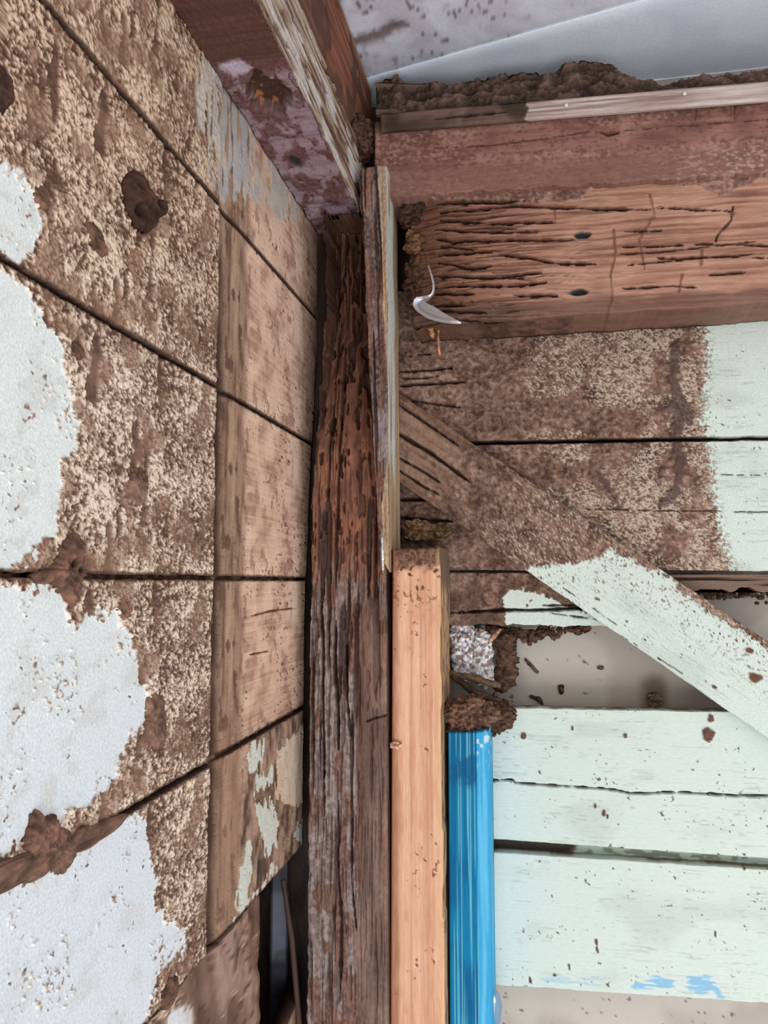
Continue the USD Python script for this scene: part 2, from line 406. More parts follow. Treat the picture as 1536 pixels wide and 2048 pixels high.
shade_dark = lambda c: (.004 * (c.n(.01, .04, 3, 2) - .5), ramp(c.n(.006, .05, 4, 3), (.3, (36, 25, 21)), (.55, (58, 41, 34)), (.75, (82, 60, 48))))  # near-black colour standing in for deep shade
slab(wall_left, 'corner_shade_slab', [np.array(p) for p in [(-.345, .895, 2.30), (-.2285, .895, 2.30), (-.2285, .895, 1.0), (-.345, .895, 1.0)]], .012, shade_dark, ROT, {'Y': .895}, step=5, label='dark rotten wood deep in the corner')  # added slab whose dark colour paints the shade beside the post
slab(wall_left, 'recess_shade_slab', [np.array(p) for p in [(-.345, .952, 2.30), (-.06, .952, 2.30), (-.06, .952, 2.0), (-.345, .952, 2.0)]], .012, shade_dark, ROT, {'Y': .952}, step=5, label='dark rotten board behind the top of the post')  # added slab, its dark colour paints the shade of the top recess
slab(wall_left, 'end_light_block', [np.array(p) for p in [(-.28, .105, 2.4), (-.28, .145, 2.4), (-.28, .145, 1.0), (-.28, .105, 1.0)]], .06, gap_dark, MUD, {'X': -.28}, step=14)  # unseen piece added to stop light leaking in at the near end
slab(wall_left, 'base_light_block', [np.array(p) for p in [(-.2755, .10, 1.06), (-.2755, .965, 1.06), (-.2755, .965, 1.0), (-.2755, .10, 1.0)]], .066, gap_dark, MUD, {'X': -.2755}, step=14)  # unseen piece added to stop light leaking in from below

# ------------------------------------------------------------------ the right wall
WY = .92
R_WHITE = (209, 220, 212)
R_EDGE = [(1408, 560), (1404, 640), (1410, 700), (1408, 760), (1400, 830), (1404, 872), (1415, 900), (1420, 970), (1428, 1020), (1440, 1080), (1462, 1150), (1480, 1260), (4000, 2500), (4000, -500)]
R_LOW = [(1000, 1195), (1012, 1186), (1045, 1180), (1090, 1190), (1130, 1212), (1215, 1235), (1215, 1275), (1015, 1275), (1010, 1222)]


def white_grain(c, seed):
    g1 = c.n(.045, .0011, seed, 2); g2 = c.n(.018, .0007, seed + 1, 2); lf = c.n(.06, .03, seed + 2, 3)
    col = mx(R_WHITE, (198, 208, 200), ss(.55, .8, lf))
    sc = ss(.67, .76, g1) * ss(.46, .62, c.n(.03, .012, seed + 3, 2))
    col = mx(col, (172, 178, 172), sc * .45)
    fine = ss(.72, .80, g2) * ss(.5, .62, lf); col = mx(col, (160, 160, 154), fine * .45)
    sp = ss(.875, .90, c.iso(.0024, seed + 4, 1)) * ss(.60, .70, c.iso(.014, seed + 5, 2))
    col = mx(col, (96, 66, 52), sp)
    return -.0005 * sc - .0004 * fine + .0003 * g1 + .0003 * sp, col


def mud_right(c, seed, pale=None, red=0.0):
    g1, g2, lf = c.iso(.0040, seed, 3), c.iso(.0016, seed + 1, 1), c.iso(.025, seed + 2, 3)
    x = .5 * g1 + .2 * g2 + .3 * lf
    col = ramp(x, (.30, (76, 54, 45)), (.45, (112, 85, 72)), (.58, (138, 108, 94)), (.70, (164, 136, 120)))
    h = .0016 + .0045 * (lf - .5) + .0022 * (g1 - .5) + .0006 * g2
    if pale is not None:
        gl = ss(.52, .60, .5 * c.n(.0024, .0016, seed + 3, 1) + .5 * c.n(.0012, .0009, seed + 7, 1) + .22 * (pale - .62))
        gl *= ss(.02, .25, pale)
        col = mx(col, (214, 200, 180), gl * .72); h = h + .0005 * gl
    return h, col


def right_fn(cracks=(), rot=False, seed=0):
    def fn(c):
        z0 = {1408, }
        hw, cw = white_grain(c, 40 + seed)
        e = ss(.0, .09, c.poly(R_EDGE) + .085); e = np.where(c.poly(R_EDGE) < -.155, 0, e)
        far = c.poly(R_EDGE)
        pale = ss(-.23, -.10, far) * ss(.36, .60, c.iso(.035, 50, 3)) * .9 + .75 * ss(-.02, .0, far)
        pale = np.clip(pale, 0, 1)
        hm, cm = mud_right(c, 60 + seed, pale)
        w = ss(-.0004, .0004, far + .010 * (c.iso(.009, 52, 3) - .5) + .009 * (c.iso(.0018, 53, 1) - .5))
        w = w * (1 - ss(.60, .66, c.iso(.0019, 59, 1)) * ss(.014, .001, far) * .9)
        drip = c.line([(1352, 690), (1345, 760), (1362, 820), (1352, 870), (1360, 930), (1350, 985), (1330, 1010)])[0]
        dr2 = np.minimum(c.line([(1350, 905), (1335, 930), (1320, 945)])[0], c.line([(1180, 925), (1200, 950), (1225, 990), (1240, 1015)])[0]) + .003
        dm = ss(.008, .003, np.minimum(drip, dr2) + .012 * (c.iso(.006, 54, 3) - .42))
        kd = ss(.014, .006, c.line([(1345, 815), (1375, 830)])[0] + .012 * (c.iso(.006, 58, 2) - .4)); dm = np.maximum(dm, kd)
        cm = mx(cm, (84, 64, 60), dm * .75); hm = hm + .003 * dm
        # old wood showing at the rotten end by the post
        rt = ss(-.375, -.40, far + .05 * (c.n(.05, .006, 55, 2) - .5)) if rot else 0 * far
        fib = c.n(.05, .0022, 56, 2)
        cr = ramp(fib, (.3, (58, 36, 26)), (.5, (118, 82, 58)), (.72, (160, 116, 84)))
        cm = mx(cm, cr, rt); hm = hm * (1 - rt) + rt * (-.004 * ss(.5, .32, fib))
        h, col = hm * (1 - w) + hw * w, mx(cm, cw, w)
        for k, (q, wd, dp) in enumerate(cracks): h, col = crack(c, q, wd, dp, h, col, seed=k + seed)
        ed = ss(.0022, .0004, c.edge); col = mx(col, (70, 52, 44), ed * .7 * (1 - .7 * w))
        f = c.front
        h = np.where(f, h, .0005 * (c.iso(.004, 57) - .5)); side = mx((92, 70, 60), (200, 206, 196), ss(-.01, .02, far))
        return h, np.where(f[:, None], col, side)
    return fn


wall_right = thing('wall_right', 'right wall of horizontal boards, brown mud crust near the corner and white-green paint beyond', 'wall', kind='structure')
rag = lambda s, a=.0012: (lambda l: a * noise(np.stack([l / .013, l * 0 + s, l * 0], -1), s) + a * .4 * noise(np.stack([l / .003, l * 0, l * 0], -1), s))
slab(wall_right, 'plank', qpx([(588, 590), (1800, 545), (1800, 868), (588, 892)], Y=WY), .02,
     right_fn([([(800, 744), (850, 742), (905, 736)], .0016, .006), ([(800, 772), (870, 768), (930, 764)], .0016, .006), ([(800, 757), (840, 758), (880, 752)], .001, .004),
               ([(800, 800), (850, 806), (920, 815)], .0012, .004), ([(815, 712), (862, 708)], .001, .004), ([(1180, 640), (1230, 700)], .0006, .001)], rot=True, seed=1), MUD, {'Y': WY}, inset=(rag(3), rag(4), None, None))
slab(wall_right, 'plank', qpx([(588, 896), (1800, 874), (1800, 1145), (588, 1141)], Y=WY), .02,
     right_fn([([(800, 1000), (850, 998), (900, 1005)], .0022, .008), ([(800, 1036), (850, 1040), (905, 1042)], .0018, .007), ([(1170, 1018), (1300, 1021), (1536, 1024), (1700, 1030)], .0006, .003),
               ([(1420, 948), (1480, 950), (1600, 952)], .0004, .002)], rot=True, seed=2), MUD, {'Y': WY}, inset=(rag(5), rag(6), None, None))


def low_plank(c):
    h, col = mud_right(c, 71); hw, cw = white_grain(c, 75)
    q = c.poly(R_LOW); w = ss(-.0004, .0004, q + .008 * (c.iso(.006, 76, 2) - .5) + .004 * (c.iso(.002, 77, 1) - .5))
    col = mx(col, (84, 62, 52), ss(.4, .7, c.iso(.02, 78, 2)) * .6 * (1 - w))
    ruin = ss(.37, .42, c.l); fib = c.n(.06, .003, 79, 2)
    col = mx(col, ramp(fib, (.3, (70, 50, 42)), (.6, (128, 104, 92))), ruin * (1 - w)); h = h * (1 - ruin) - .003 * ss(.5, .35, fib) * ruin
    h, col = h * (1 - w) + hw * w, mx(col, cw, w)
    for k, (pts, wd, dp) in enumerate([([(900, 1226), (1000, 1220), (1080, 1220), (1150, 1216), (1230, 1218)], .0022, .008), ([(1085, 1211), (1150, 1210), (1220, 1214)], .0014, .005), ([(1100, 1226), (1160, 1234), (1220, 1240)], .0007, .002), ([(960, 1070), (955, 1150)], .001, .003)]):
        h, col = crack(c, pts, wd, dp, h, col, (40, 28, 24), seed=k)
    return np.where(c.front, h, .001 * (fib - .5)), np.where(c.front[:, None], col, np.array((84, 64, 54)))


low_quad = qpx([(588, 1142.4), (1800, 1148), (1800, 1262), (588, 1249)], Y=.9215)
low_bottom = lambda l: rag(7, .003)(l) + .040 * ss(.362, .412, l) * (.95 + .12 * noise(np.stack([l / .01, l * 0, l * 0], -1), 8))
slab(wall_right, 'plank', low_quad, .018, low_plank, MUD, {'Y': .924}, inset=(rag(8), low_bottom, None, None), label='broken lower board, its bottom edge rotted away')


def sheet_fn(c):
    lf = c.iso(.06, 81, 2)
    col = mx((196, 188, 178), (180, 170, 162), ss(.4, .65, lf))
    sp = ss(.87, .9, c.iso(.003, 82, 1)) * ss(.55, .7, c.iso(.03, 83, 2))
    spot = ss(.022, .004, c.line([(1308, 1375), (1308, 1400)])[0])  # soft darker spot low on the sheet
    return .0004 * lf, mx(mx(col, (96, 72, 60), sp), (96, 84, 74), spot * .75)


slab(wall_right, 'backing_sheet', [np.array(p) for p in [(-.345, .972, 2.305), (.9, .972, 2.305), (.9, .972, .95), (-.345, .972, .95)]], .004, sheet_fn, SHEET, {'Y': .972}, step=4, label='plain beige sheet behind the gaps')


def clean_plank(cracks, seed, extra=None):
    def fn(c):
        h, col = white_grain(c, seed)
        for k, (q, wd, dp) in enumerate(cracks): h, col = crack(c, q, wd, dp, h, col, (58, 50, 44), taper=False, seed=k + seed)
        if extra: h, col = extra(c, h, col)
        f = c.front
        side = mx((190, 200, 188), (128, 104, 88), ss(.45, .6, c.iso(.012, seed + 9, 2)))
        return np.where(f, h, 0), np.where(f[:, None], col, side)
    return fn


def r4_extra(c, h, col):
    q = c.poly([(960, 1380), (1050, 1390), (1030, 1415), (1005, 1440), (985, 1470), (975, 1500), (960, 1500)])
    m = ss(-.0004, .0004, q + .010 * (c.iso(.006, 91, 2) - .5) + .006 * (c.iso(.002, 92, 1) - .5))
    col = mx(col, (84, 62, 52), m); h = h + .002 * m
    for (u, v, r) in [(1047, 1470, .0035), (1418, 1470, .0065), (1412, 1462, .004), (1422, 1435, .0035), (1250, 1470, .002), (1208, 1625, .0028), (1190, 1610, .0016), (1215, 1632, .002), (1145, 1455, .0016)]:
        d = c.line([(u, v - 1), (u, v + 3)])[0]
        m = ss(r, r * .6, d + r * .9 * (c.iso(.004, int(u) % 50, 2) - .5))
        col = mx(col, (98, 68, 54), m); h = h + .0012 * m
    return h, col


def r5_extra(c, h, col):
    for q in ([(1268, 1962), (1310, 1958), (1345, 1965), (1340, 1978), (1270, 1975)], [(1372, 1955), (1420, 1950), (1445, 1980), (1440, 1995), (1380, 1975)], [(1085, 1955), (1200, 1960), (1200, 1972), (1090, 1966)]):
        w = .8 if q[0][0] != 1085 else .3
        m = ss(-.001, .002, c.poly(q) + .016 * (c.n(.015, .002, 95, 2) - .5)); col = mx(col, (120, 180, 220), m * w)
    for (u, v, r) in [(1192, 1885, .002), (1194, 1900, .0016), (1138, 1935, .0015), (1060, 1960, .0018), (1046, 1860, .001), (1430, 1868, .0012)]:
        m = ss(r, r * .5, c.line([(u, v - 5), (u + 1, v + 4)])[0] + r * (c.iso(.003, int(u) % 40, 2) - .5)); col = mx(col, (96, 70, 58), m)
    return h, col


slab(wall_right, 'plank', qpx([(920, 1412), (1800, 1428), (1800, 1737), (920, 1674)], Y=WY), .02,
     clean_plank([([(960, 1561), (1025, 1560), (1030, 1566), (1090, 1570), (1200, 1577), (1230, 1580), (1260, 1587), (1310, 1586), (1350, 1584), (1420, 1588), (1470, 1591), (1510, 1592), (1620, 1588), (1800, 1596)], .0013, .006)], 101, r4_extra), PAINT, {'Y': WY}, inset=(rag(11), rag(12, .0008), None, None))
slab(wall_right, 'plank', qpx([(920, 1699), (1800, 1754), (1800, 2026), (920, 1967)], Y=WY), .02, clean_plank([], 111, r5_extra), PAINT, {'Y': WY}, inset=(rag(13, .0008), rag(14, .0012), None, None))
slab(wall_right, 'batten', qpx([(920, 1655), (1800, 1715), (1800, 1775), (920, 1720)], Y=.936), .012,
     lambda c: (.0004 * c.iso(.004, 5), mx(mx((188, 202, 190), (120, 122, 112), ss(.5, .62, c.n(.01, .004, 6, 2)) * .7), (66, 50, 42), ss(.115, .10, c.l - .03 * c.iso(.01, 7)))), PAINT, {'Y': .936}, label='thin pale green strip showing in the gap')

# ------------------------------------------------------------------ the ceiling
CZ = 2.31


def ceil_fn(c):
    x, y = c.P[:, 0], c.P[:, 1]
    lf = c.iso(.03, 121, 3); g = c.iso(.004, 122, 2)
    dirty = ss(.12, -.12, x + .08 * (lf - .5))
    col = mx((222, 224, 234), (204, 200, 210), ss(.35, .65, lf) * (.35 + .65 * dirty))
    sp = ss(.70, .76, g) * dirty * ss(.4, .55, lf); col = mx(col, (92, 84, 88), sp * .8)
    q = c.line([(715, 85), (760, 70), (800, 50)])[0]; m = ss(.012, .003, q + .010 * (c.iso(.006, 123, 2) - .5)); col = mx(col, (112, 92, 92), m * .8)
    return .0012 * (g - .5) * dirty + .002 * (lf - .5) - .0015 * m, col


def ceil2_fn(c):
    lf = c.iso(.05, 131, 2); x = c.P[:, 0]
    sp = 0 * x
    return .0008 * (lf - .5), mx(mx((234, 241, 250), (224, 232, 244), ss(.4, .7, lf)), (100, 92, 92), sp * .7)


ceiling = thing('ceiling', 'pale grey-white ceiling above the wall plates', 'ceiling', kind='structure')
a0, a1 = at(690, 172, Z=CZ), at(1300, 0, Z=CZ); e = (a1 - a0) / (a1[0] - a0[0])
b0, b1 = a0 + e * (-.25 - a0[0]), a0 + e * (1.0 - a0[0])
slab(ceiling, 'panel', [np.array([-.40, 1.06, CZ - .003]), np.array([1.0, 1.06, CZ - .003]), b1 - [0, .003, .003], b0 - [0, .003, .003]][::1], .006, ceil2_fn, PLASTER, {'Z': CZ}, step=3, label='cleaner bluish white ceiling strip')  # second sheet coloured brighter and bluer, meeting the grey one on a diagonal
slab(ceiling, 'panel', [np.array([b0[0], b0[1], CZ]), np.array([b1[0], b1[1], CZ]), np.array([1.0, .1, CZ]), np.array([-.40, .1, CZ])], .006, ceil_fn, PLASTER, {'Z': CZ}, step=3, label='grey speckled ceiling sheet')

# ------------------------------------------------------------------ beam and board along the top of the left wall
BX = -.194


def beam_fn(c):
    # l runs from the near end to the corner, b down the face; side 2 is the underside
    lf, g = c.iso(.02, 141, 3), c.iso(.003, 142, 2); fib = c.n(.08, .0026, 143, 2)
    face = ramp(fib, (.3, (98, 70, 56)), (.5, (150, 124, 104)), (.7, (184, 164, 146)))
    wpaint = ss(.47, .56, c.n(.05, .009, 144, 3)) * ss(-.01, .004, c.b - .012) ; face = mx(face, (206, 200, 196), wpaint * .85)
    spl = ss(.60, .72, c.n(.03, .004, 145, 2)); face = mx(face, (74, 46, 36), spl * .7)
    h = .0015 * (fib - .5) - .003 * spl
    y = c.P[:, 1]
    under = mx((146, 122, 132), (104, 74, 76), ss(.44, .58, lf))
    under = mx(under, (92, 48, 46), ss(.56, .66, g) * ss(.42, .5, lf))
    w = ss(.55, .62, c.iso(.012, 146, 2)) * ss(.80, .84, y); under = mx(under, (176, 160, 166), w * .8)
    far = ss(.60, .57, y + .03 * (lf - .5)); under = mx(under, (88, 54, 46), far)
    pp = ss(.012, .006, np.hypot(y - .585, (c.d - .045) * .8) + .010 * (c.iso(.008, 147, 2) - .5)); under = mx(under, (182, 166, 182), pp)
    hole = ss(.024, .014, np.hypot((y - .625) * .75, c.d - .03) + .014 * (c.iso(.01, 148, 2) - .5)); under = mx(under, mx((66, 38, 28), (150, 98, 56), ss(.55, .68, c.iso(.006, 149, 2))), hole)
    u = c.side == 2
    nh = ss(.006, .003, np.hypot((y - .735) * .35, c.d - .040)); under = mx(under, (44, 40, 42), nh)
    h = np.where(u, .0012 * (g - .5) - .010 * hole - .003 * nh + .002 * (lf - .5), h)
    return np.where(c.front | u, h, 0), np.where(u[:, None], under, face)


slab('/World', 'ceiling_beam', [np.array([BX, .15, 2.192]), np.array([BX, .905, 2.192]), np.array([BX, .905, 2.110]), np.array([BX, .15, 2.116])], .0622, beam_fn, ROT, {'X': BX}, sides=(3, 70, 2, 2), r=.004,
     inset=(rag(21, .004), rag(22, .003), None, None), label='rotted beam along the top of the left wall with a flaking purple underside and white face', cat='beam')


def rust_fn(c):
    fib = c.n(.09, .004, 151, 3); lf = c.iso(.03, 152, 2)
    col = ramp(fib, (.3, (104, 60, 42)), (.5, (132, 80, 56)), (.7, (150, 98, 72)))
    col = mx(col, (70, 46, 38), ss(.60, .70, lf) * .7)
    lowe = ss(.085, .11, c.b + .02 * (c.n(.02, .01, 153, 2) - .5)); col = mx(col, (96, 66, 52), lowe)
    edge = ss(.006, .003, c.b); col = mx(col, (168, 148, 140), edge * .8)
    return .0008 * (fib - .5) - .002 * lowe, col


slab('/World', 'top_board', [np.array([BX - .003, .15, 2.303]), np.array([BX - .003, .925, 2.303]), np.array([BX - .003, .925, 2.196]), np.array([BX - .003, .15, 2.196])], .05, rust_fn, BEAMWOOD, {'X': BX - .003}, sides=(2, 6, 2, 2), label='smooth rust-brown board between the left beam and the ceiling', cat='board')

# ------------------------------------------------------------------ timbers along the top of the right wall
PY = .84


def plate_fn(c):
    lf, g, fib = c.iso(.04, 161, 3), c.iso(.003, 162, 2), c.n(.07, .003, 163, 2)
    col = ramp(.6 * lf + .4 * fib, (.3, (112, 76, 66)), (.5, (136, 94, 82)), (.68, (152, 112, 98)))
    speck = ss(.56, .68, g) * ss(.40, .60, c.n(.12, .02, 164, 2)); col = mx(col, (164, 136, 122), speck * .6)
    col = mx(col, (88, 60, 52), ss(.36, .28, g) * .5)
    dirt = ss(.012, -.008, c.l - .085 + .05 * (c.iso(.02, 165, 3) - .5) - .0 * c.b) * .0
    band = ss(.052, .064, c.b + .008 * (c.n(.03, .01, 166, 2) - .5)); col = mx(col, (126, 92, 80), band * .6); h = .0015 * (lf - .5) + .0008 * (g - .5)
    pale = ss(.58, .66, c.n(.004, .0018, 169, 2)) * ss(.25, .40, c.l) * band; col = mx(col, (190, 170, 150), pale * .6)
    top = ss(.016, .006, c.b + .010 * (c.iso(.012, 167, 2) - .5)) * ss(.16, .10, c.l); col = mx(col, (66, 48, 40), top * .9); h = h + .003 * top
    for k, (q, w, d) in enumerate([([(850, 296), (980, 290), (1100, 275), (1180, 262)], .0008, .002), ([(1195, 262), (1215, 268), (1240, 264)], .0022, .005), ([(1240, 262), (1330, 254), (1536, 238)], .0007, .002), ([(1395, 205), (1390, 240)], .001, .0015), ([(1470, 200), (1468, 240)], .001, .0015)]):
        h, col = crack(c, q, w, d, h, col, (80, 52, 42), seed=k)
    return np.where(c.front, h, 0), col


slab('/World', 'top_plate', qpx([(748, 245), (1800, 170), (1800, 330), (748, 402)], Y=PY), .075, plate_fn, BEAMWOOD, {'Y': PY}, sides=(8, 4, 2, 2), r=.003, inset=(None, rag(24, .003), None, None), label='long red-brown wall plate under the ceiling on the right wall', cat='beam')


def lip_fn(c):
    fib = c.n(.07, .0022, 171, 3); lf = c.iso(.03, 172, 2)
    col = ramp(fib, (.3, (138, 112, 104)), (.5, (172, 150, 142)), (.7, (196, 180, 174)))
    dk = ss(.1615, .1575, c.l + .006 * (c.n(.004, .004, 173) - .5))
    col = mx(col, ramp(lf, (.35, (62, 46, 38)), (.65, (108, 84, 74))), dk)
    h = .0006 * (fib - .5) + .004 * (lf - .5) * dk
    h, col = crack(c, [(870, 238), (960, 228), (1010, 224)], .0016, .005, h, col)
    return np.where(c.front, h, 0), col


batten = thing('batten', 'weathered grey batten nailed along the upper edge of the right wall plate', 'batten')
slab(batten, 'strip', qpx([(760, 228), (1800, 137), (1800, 178), (760, 262)], Y=PY - .011), .006, lip_fn, BEAMWOOD, {'Y': PY - .011}, sides=(4, 3, 2, 2), r=.002)


def nail(parent, u, v, y, r=.0022):
    s = trimesh.creation.icosphere(2, r); V = s.vertices * [1, .55, 1] + at(u, v, Y=y)
    put(parent, 'nail', V, s.faces, (214, 206, 196), METAL, label='bright round nail head')


nail(batten, 1132, 210, PY - .0115); nail(batten, 1369, 187, PY - .0115)

LY = .85


LCR = [[(320, 745), (450, 742), (640, 740)], [(330, 775), (450, 770), (600, 755), (760, 760), (900, 765), (1100, 770)], [(330, 805), (430, 815), (560, 818), (750, 815)], [(310, 840), (420, 850), (560, 852), (700, 850)],
       [(300, 870), (380, 885), (560, 882), (690, 882), (820, 878)], [(320, 900), (450, 915)], [(330, 934), (420, 930), (520, 920)], [(540, 935), (650, 945), (750, 965), (900, 968)], [(320, 960), (450, 985), (520, 975)], [(560, 1015), (700, 1000)],
       [(310, 1010), (450, 1018), (640, 1020)], [(310, 1050), (480, 1050), (600, 1050), (720, 1035)], [(310, 1075), (460, 1080)], [(600, 1085), (760, 1085)], [(300, 1120), (420, 1122)], [(310, 1140), (500, 1146)], [(980, 905), (1120, 905), (1300, 895), (1480, 900), (1600, 905)],
       [(1100, 945), (1200, 950), (1380, 940), (1600, 950)], [(1120, 760), (1280, 770), (1400, 775)], [(340, 1172), (600, 1180), (800, 1165), (960, 1160)], [(1000, 850), (1150, 845)], [(1000, 1060), (1180, 1050), (1290, 1056)], [(1320, 1010), (1450, 1000)]]


def lintel_fn(c):
    lf, g = c.iso(.03, 181, 3), c.iso(.003, 182, 2)
    wv = .006 * (c.n(.05, .05, 183, 2) - .5)
    save = c.b; c.b = save + wv
    fib = c.n(.09, .0030, 184, 2); fi2 = c.n(.05, .0014, 185, 2); fi3 = np.clip(.60 + .5 * np.abs(c.n(.075, .0068, 188, 2) - .5) * -6 + .22, 0, 1); c.b = save
    col = ramp(.5 * fib + .3 * fi2 + .2 * lf, (.30, (124, 84, 68)), (.48, (164, 118, 98)), (.66, (190, 148, 126)))
    left = ss(.30, .06, c.l); ld = ss(.15, .02, c.l)
    gv = ss(.64, .76, fib) * (.20 + .4 * left) + .6 * ss(.66, .76, fi2) * (.2 + .6 * left) + .4 * ss(.66, .78, fi3) * left
    gv = np.clip(gv, 0, 1)
    h = -.0055 * gv * (.25 + .75 * left) + .0015 * (fib - .5) - .012 * ss(.055, .015, c.l + .02 * (fib - .5))
    col = mx(col, (56, 33, 24), gv * (.45 + .5 * left)); col = mx(col, (92, 58, 42), ld * .75)
    # crust along the top that ends in a torn line
    q = c.poly([(700, 330), (3000, 160), (3000, 310), (1536, 352), (1440, 392), (1405, 372), (1230, 362), (1185, 372), (1160, 400), (1050, 408), (860, 398), (700, 408)])
    cr = ss(-.0006, .0006, q + .006 * (c.iso(.008, 186, 3) - .5)); mud = ramp(.5 * g + .5 * lf, (.32, (96, 68, 58)), (.5, (130, 96, 84)), (.68, (166, 136, 118)))
    col = mx(col, mud, cr); h = h * (1 - cr) + cr * (.002 + .002 * (g - .5))
    for k, (p, w, d) in enumerate([([(1228, 460), (1232, 510), (1222, 550), (1226, 600), (1215, 630)], .0014, -.001), ([(1290, 540), (1280, 480), (1310, 430), (1300, 390)], .0014, -.001), ([(1466, 412), (1462, 440), (1435, 470), (1430, 485)], .001, .003), ([(1405, 495), (1403, 530)], .0016, -.001), ([(1365, 550), (1358, 585)], .0016, -.001),
                                   ([(1240, 508), (1330, 502), (1420, 492), (1536, 480)], .001, .004), ([(1250, 530), (1400, 516), (1536, 505)], .0008, .003), ([(1110, 420), (1112, 445)], .0014, -.001)]):
        h, col = crack(c, p, w, d, h, col, (116, 78, 62) if d < 0 else (60, 38, 28), seed=k, taper=d > 0)
    for k, p in enumerate(LCR):
        h, col = crack(c, [(700 + x / 1.837, y / 1.837) for x, y in p], .0018 if p[0][0] < 700 else .0011, .008 if p[0][0] < 700 else .004, h, col, (50, 29, 21), seed=k + 20, wob=.002)
    for u, v in ((1165, 470), (1158, 584)):
        m = ss(.0065, .0035, np.hypot((c.l - c.to2([(u, v)])[0, 0]) * .40, c.b - c.to2([(u, v)])[0, 1]) * 1.5 + .002 * (g - .5)); col = mx(col, (30, 30, 34), m); h = h - .004 * m
    low = ss(.010, .002, c.Wd - c.b + .006 * (c.n(.02, .02, 187, 2) - .5)); col = mx(col, (98, 72, 60), low * .6)
    return np.where(c.front, h, -.002 * gv), col


slab('/World', 'cracked_beam', qpx([(800, 352), (1800, 285), (1800, 590), (800, 656)], Y=LY), .066, lintel_fn, BEAMWOOD, {'Y': LY}, sides=(3, 8, 6, 2), r=.003, step=2.0,
     inset=(None, rag(26, .0015), lambda b: .03 * fbm(np.stack([b / .012, b * 0, b * 0], -1), 3, 7), None), label='deeply cracked orange-brown beam below the red-brown plate on the right wall', cat='beam')

# ------------------------------------------------------------------ the corner post
QY = .82
X0, X1 = at(622, 1024, Y=QY)[0], at(777, 1600, Y=QY)[0]


def post_fn(c):
    z = c.P[:, 2]; b = c.b
    f1 = c.n(.11, .0042, 201, 2); f2 = c.n(.05, .0019, 202, 2); f3 = c.n(.018, .0045, 203, 3); lf = c.n(.05, .02, 204, 3); g = c.iso(.0035, 205, 2)
    up = ss(1.70, 1.90, z)
    ero = np.interp(z, [1.1, 1.5, 1.62, 1.70, 1.78, 1.84, 1.88, 1.95, 2.1], [0, .001, .002, .004, .008, .013, .026, .044, .060])
    groove = ss(.60, .70, f1) * np.interp(z, [1.2, 1.4, 1.6, 1.9], [.30, .50, .9, .9]) + .4 * ss(.60, .70, f2)
    groove = np.clip(groove, 0, 1)
    pit = ss(.56, .66, f3) * np.interp(z, [1.3, 1.5, 1.7, 1.9], [.1, .3, .8, 1])
    h = -ero * (.65 + .7 * lf) - .006 * groove - (.003 + .006 * up) * pit + .0025 * (f2 - .5)
    wood = ramp(.5 * f2 + .5 * f3, (.3, (92, 54, 40)), (.48, (134, 86, 62)), (.66, (172, 120, 88)))
    wood = mx(wood, (84, 50, 38), ss(1.82, 1.93, z) * .5)
    cool = mx((124, 104, 100), (150, 132, 128), ss(.4, .6, g))
    red = ramp(g, (.3, (92, 62, 54)), (.6, (128, 94, 82)))
    wc = c.to2([(612, 2048), (777, 2048)]); wx = (b - wc[0, 1]) / (wc[1, 1] - wc[0, 1])
    pm = ss(.47, .53, c.n(.045, .012, 206, 3) + .07 * ss(.6, .2, wx)) * ss(1.74, 1.66, z)
    body = mx(wood, red, ss(1.72, 1.62, z) * .9); body = mx(body, cool, pm)
    # smoother brown right part low down
    sm = ss(.55, .66, wx + .1 * (lf - .5)) * ss(1.70, 1.66, z); body = mx(body, ramp(lf, (.35, (92, 66, 54)), (.65, (132, 98, 82))), sm * .75)
    body = mx(body, (50, 30, 24), np.clip(groove * (1 - .5 * sm), 0, 1) * .85)
    body = mx(body, (58, 34, 26), pit * .75)
    h = h * (1 - .45 * sm)
    for k, (q, w, d) in enumerate([([(728, 1445), (745, 1438), (775, 1430)], .001, .003), ([(670, 1240), (668, 1330), (675, 1420), (676, 1500)], .0022, .007), ([(640, 1210), (645, 1300), (644, 1400), (648, 1640)], .0016, .006), ([(690, 1290), (693, 1400), (700, 1480)], .0014, .005),
                                   ([(676, 1600), (674, 1720), (682, 1840), (680, 1980)], .0016, .005), ([(705, 1620), (702, 1760), (712, 1860)], .001, .004)]):
        h, body = crack(c, q, w, d, h, body, (40, 25, 21), seed=k)
    for (u, v, r) in [(648, 1795, .012), (655, 1895, .004)]:
        q = c.to2([(u, v)])[0]; m = ss(r, r * .8, np.hypot((c.l - q[0]) * .75, c.b - q[1]) + .006 * (g - .5)); body = mx(body, (112, 80, 66), m); h = h + .0008 * m
    return np.where(c.front, h, .0015 * (f2 - .5)), np.where(c.front[:, None], body, mx((70, 46, 38), (112, 78, 62), ss(.4, .6, f2)))


post = thing('corner_post', 'termite-eaten dark corner post, hollowed and stringy at the top, purple-grey below', 'post')
zt = 2.106
quad = [np.array([at(624, 460, Y=QY)[0], QY, zt]), np.array([at(610, 2100, Y=QY)[0], QY, 1.10]), np.array([X1 + .0005, QY, 1.10]), np.array([X1 - .0045, QY, zt])]
slab(post, 'core', quad, .078, post_fn, ROT, {'Y': QY}, step=1.7, sides=(16, 16, 4, 2), r=.003,
     inset=(lambda l: ss(.34, .12, l) * (.009 + .009 * fbm(np.stack([l / .02, l * 0, l * 0], -1), 3, 37)) + .002 * noise(np.stack([l / .008, l * 0, l * 0], -1), 38), None, None, None))


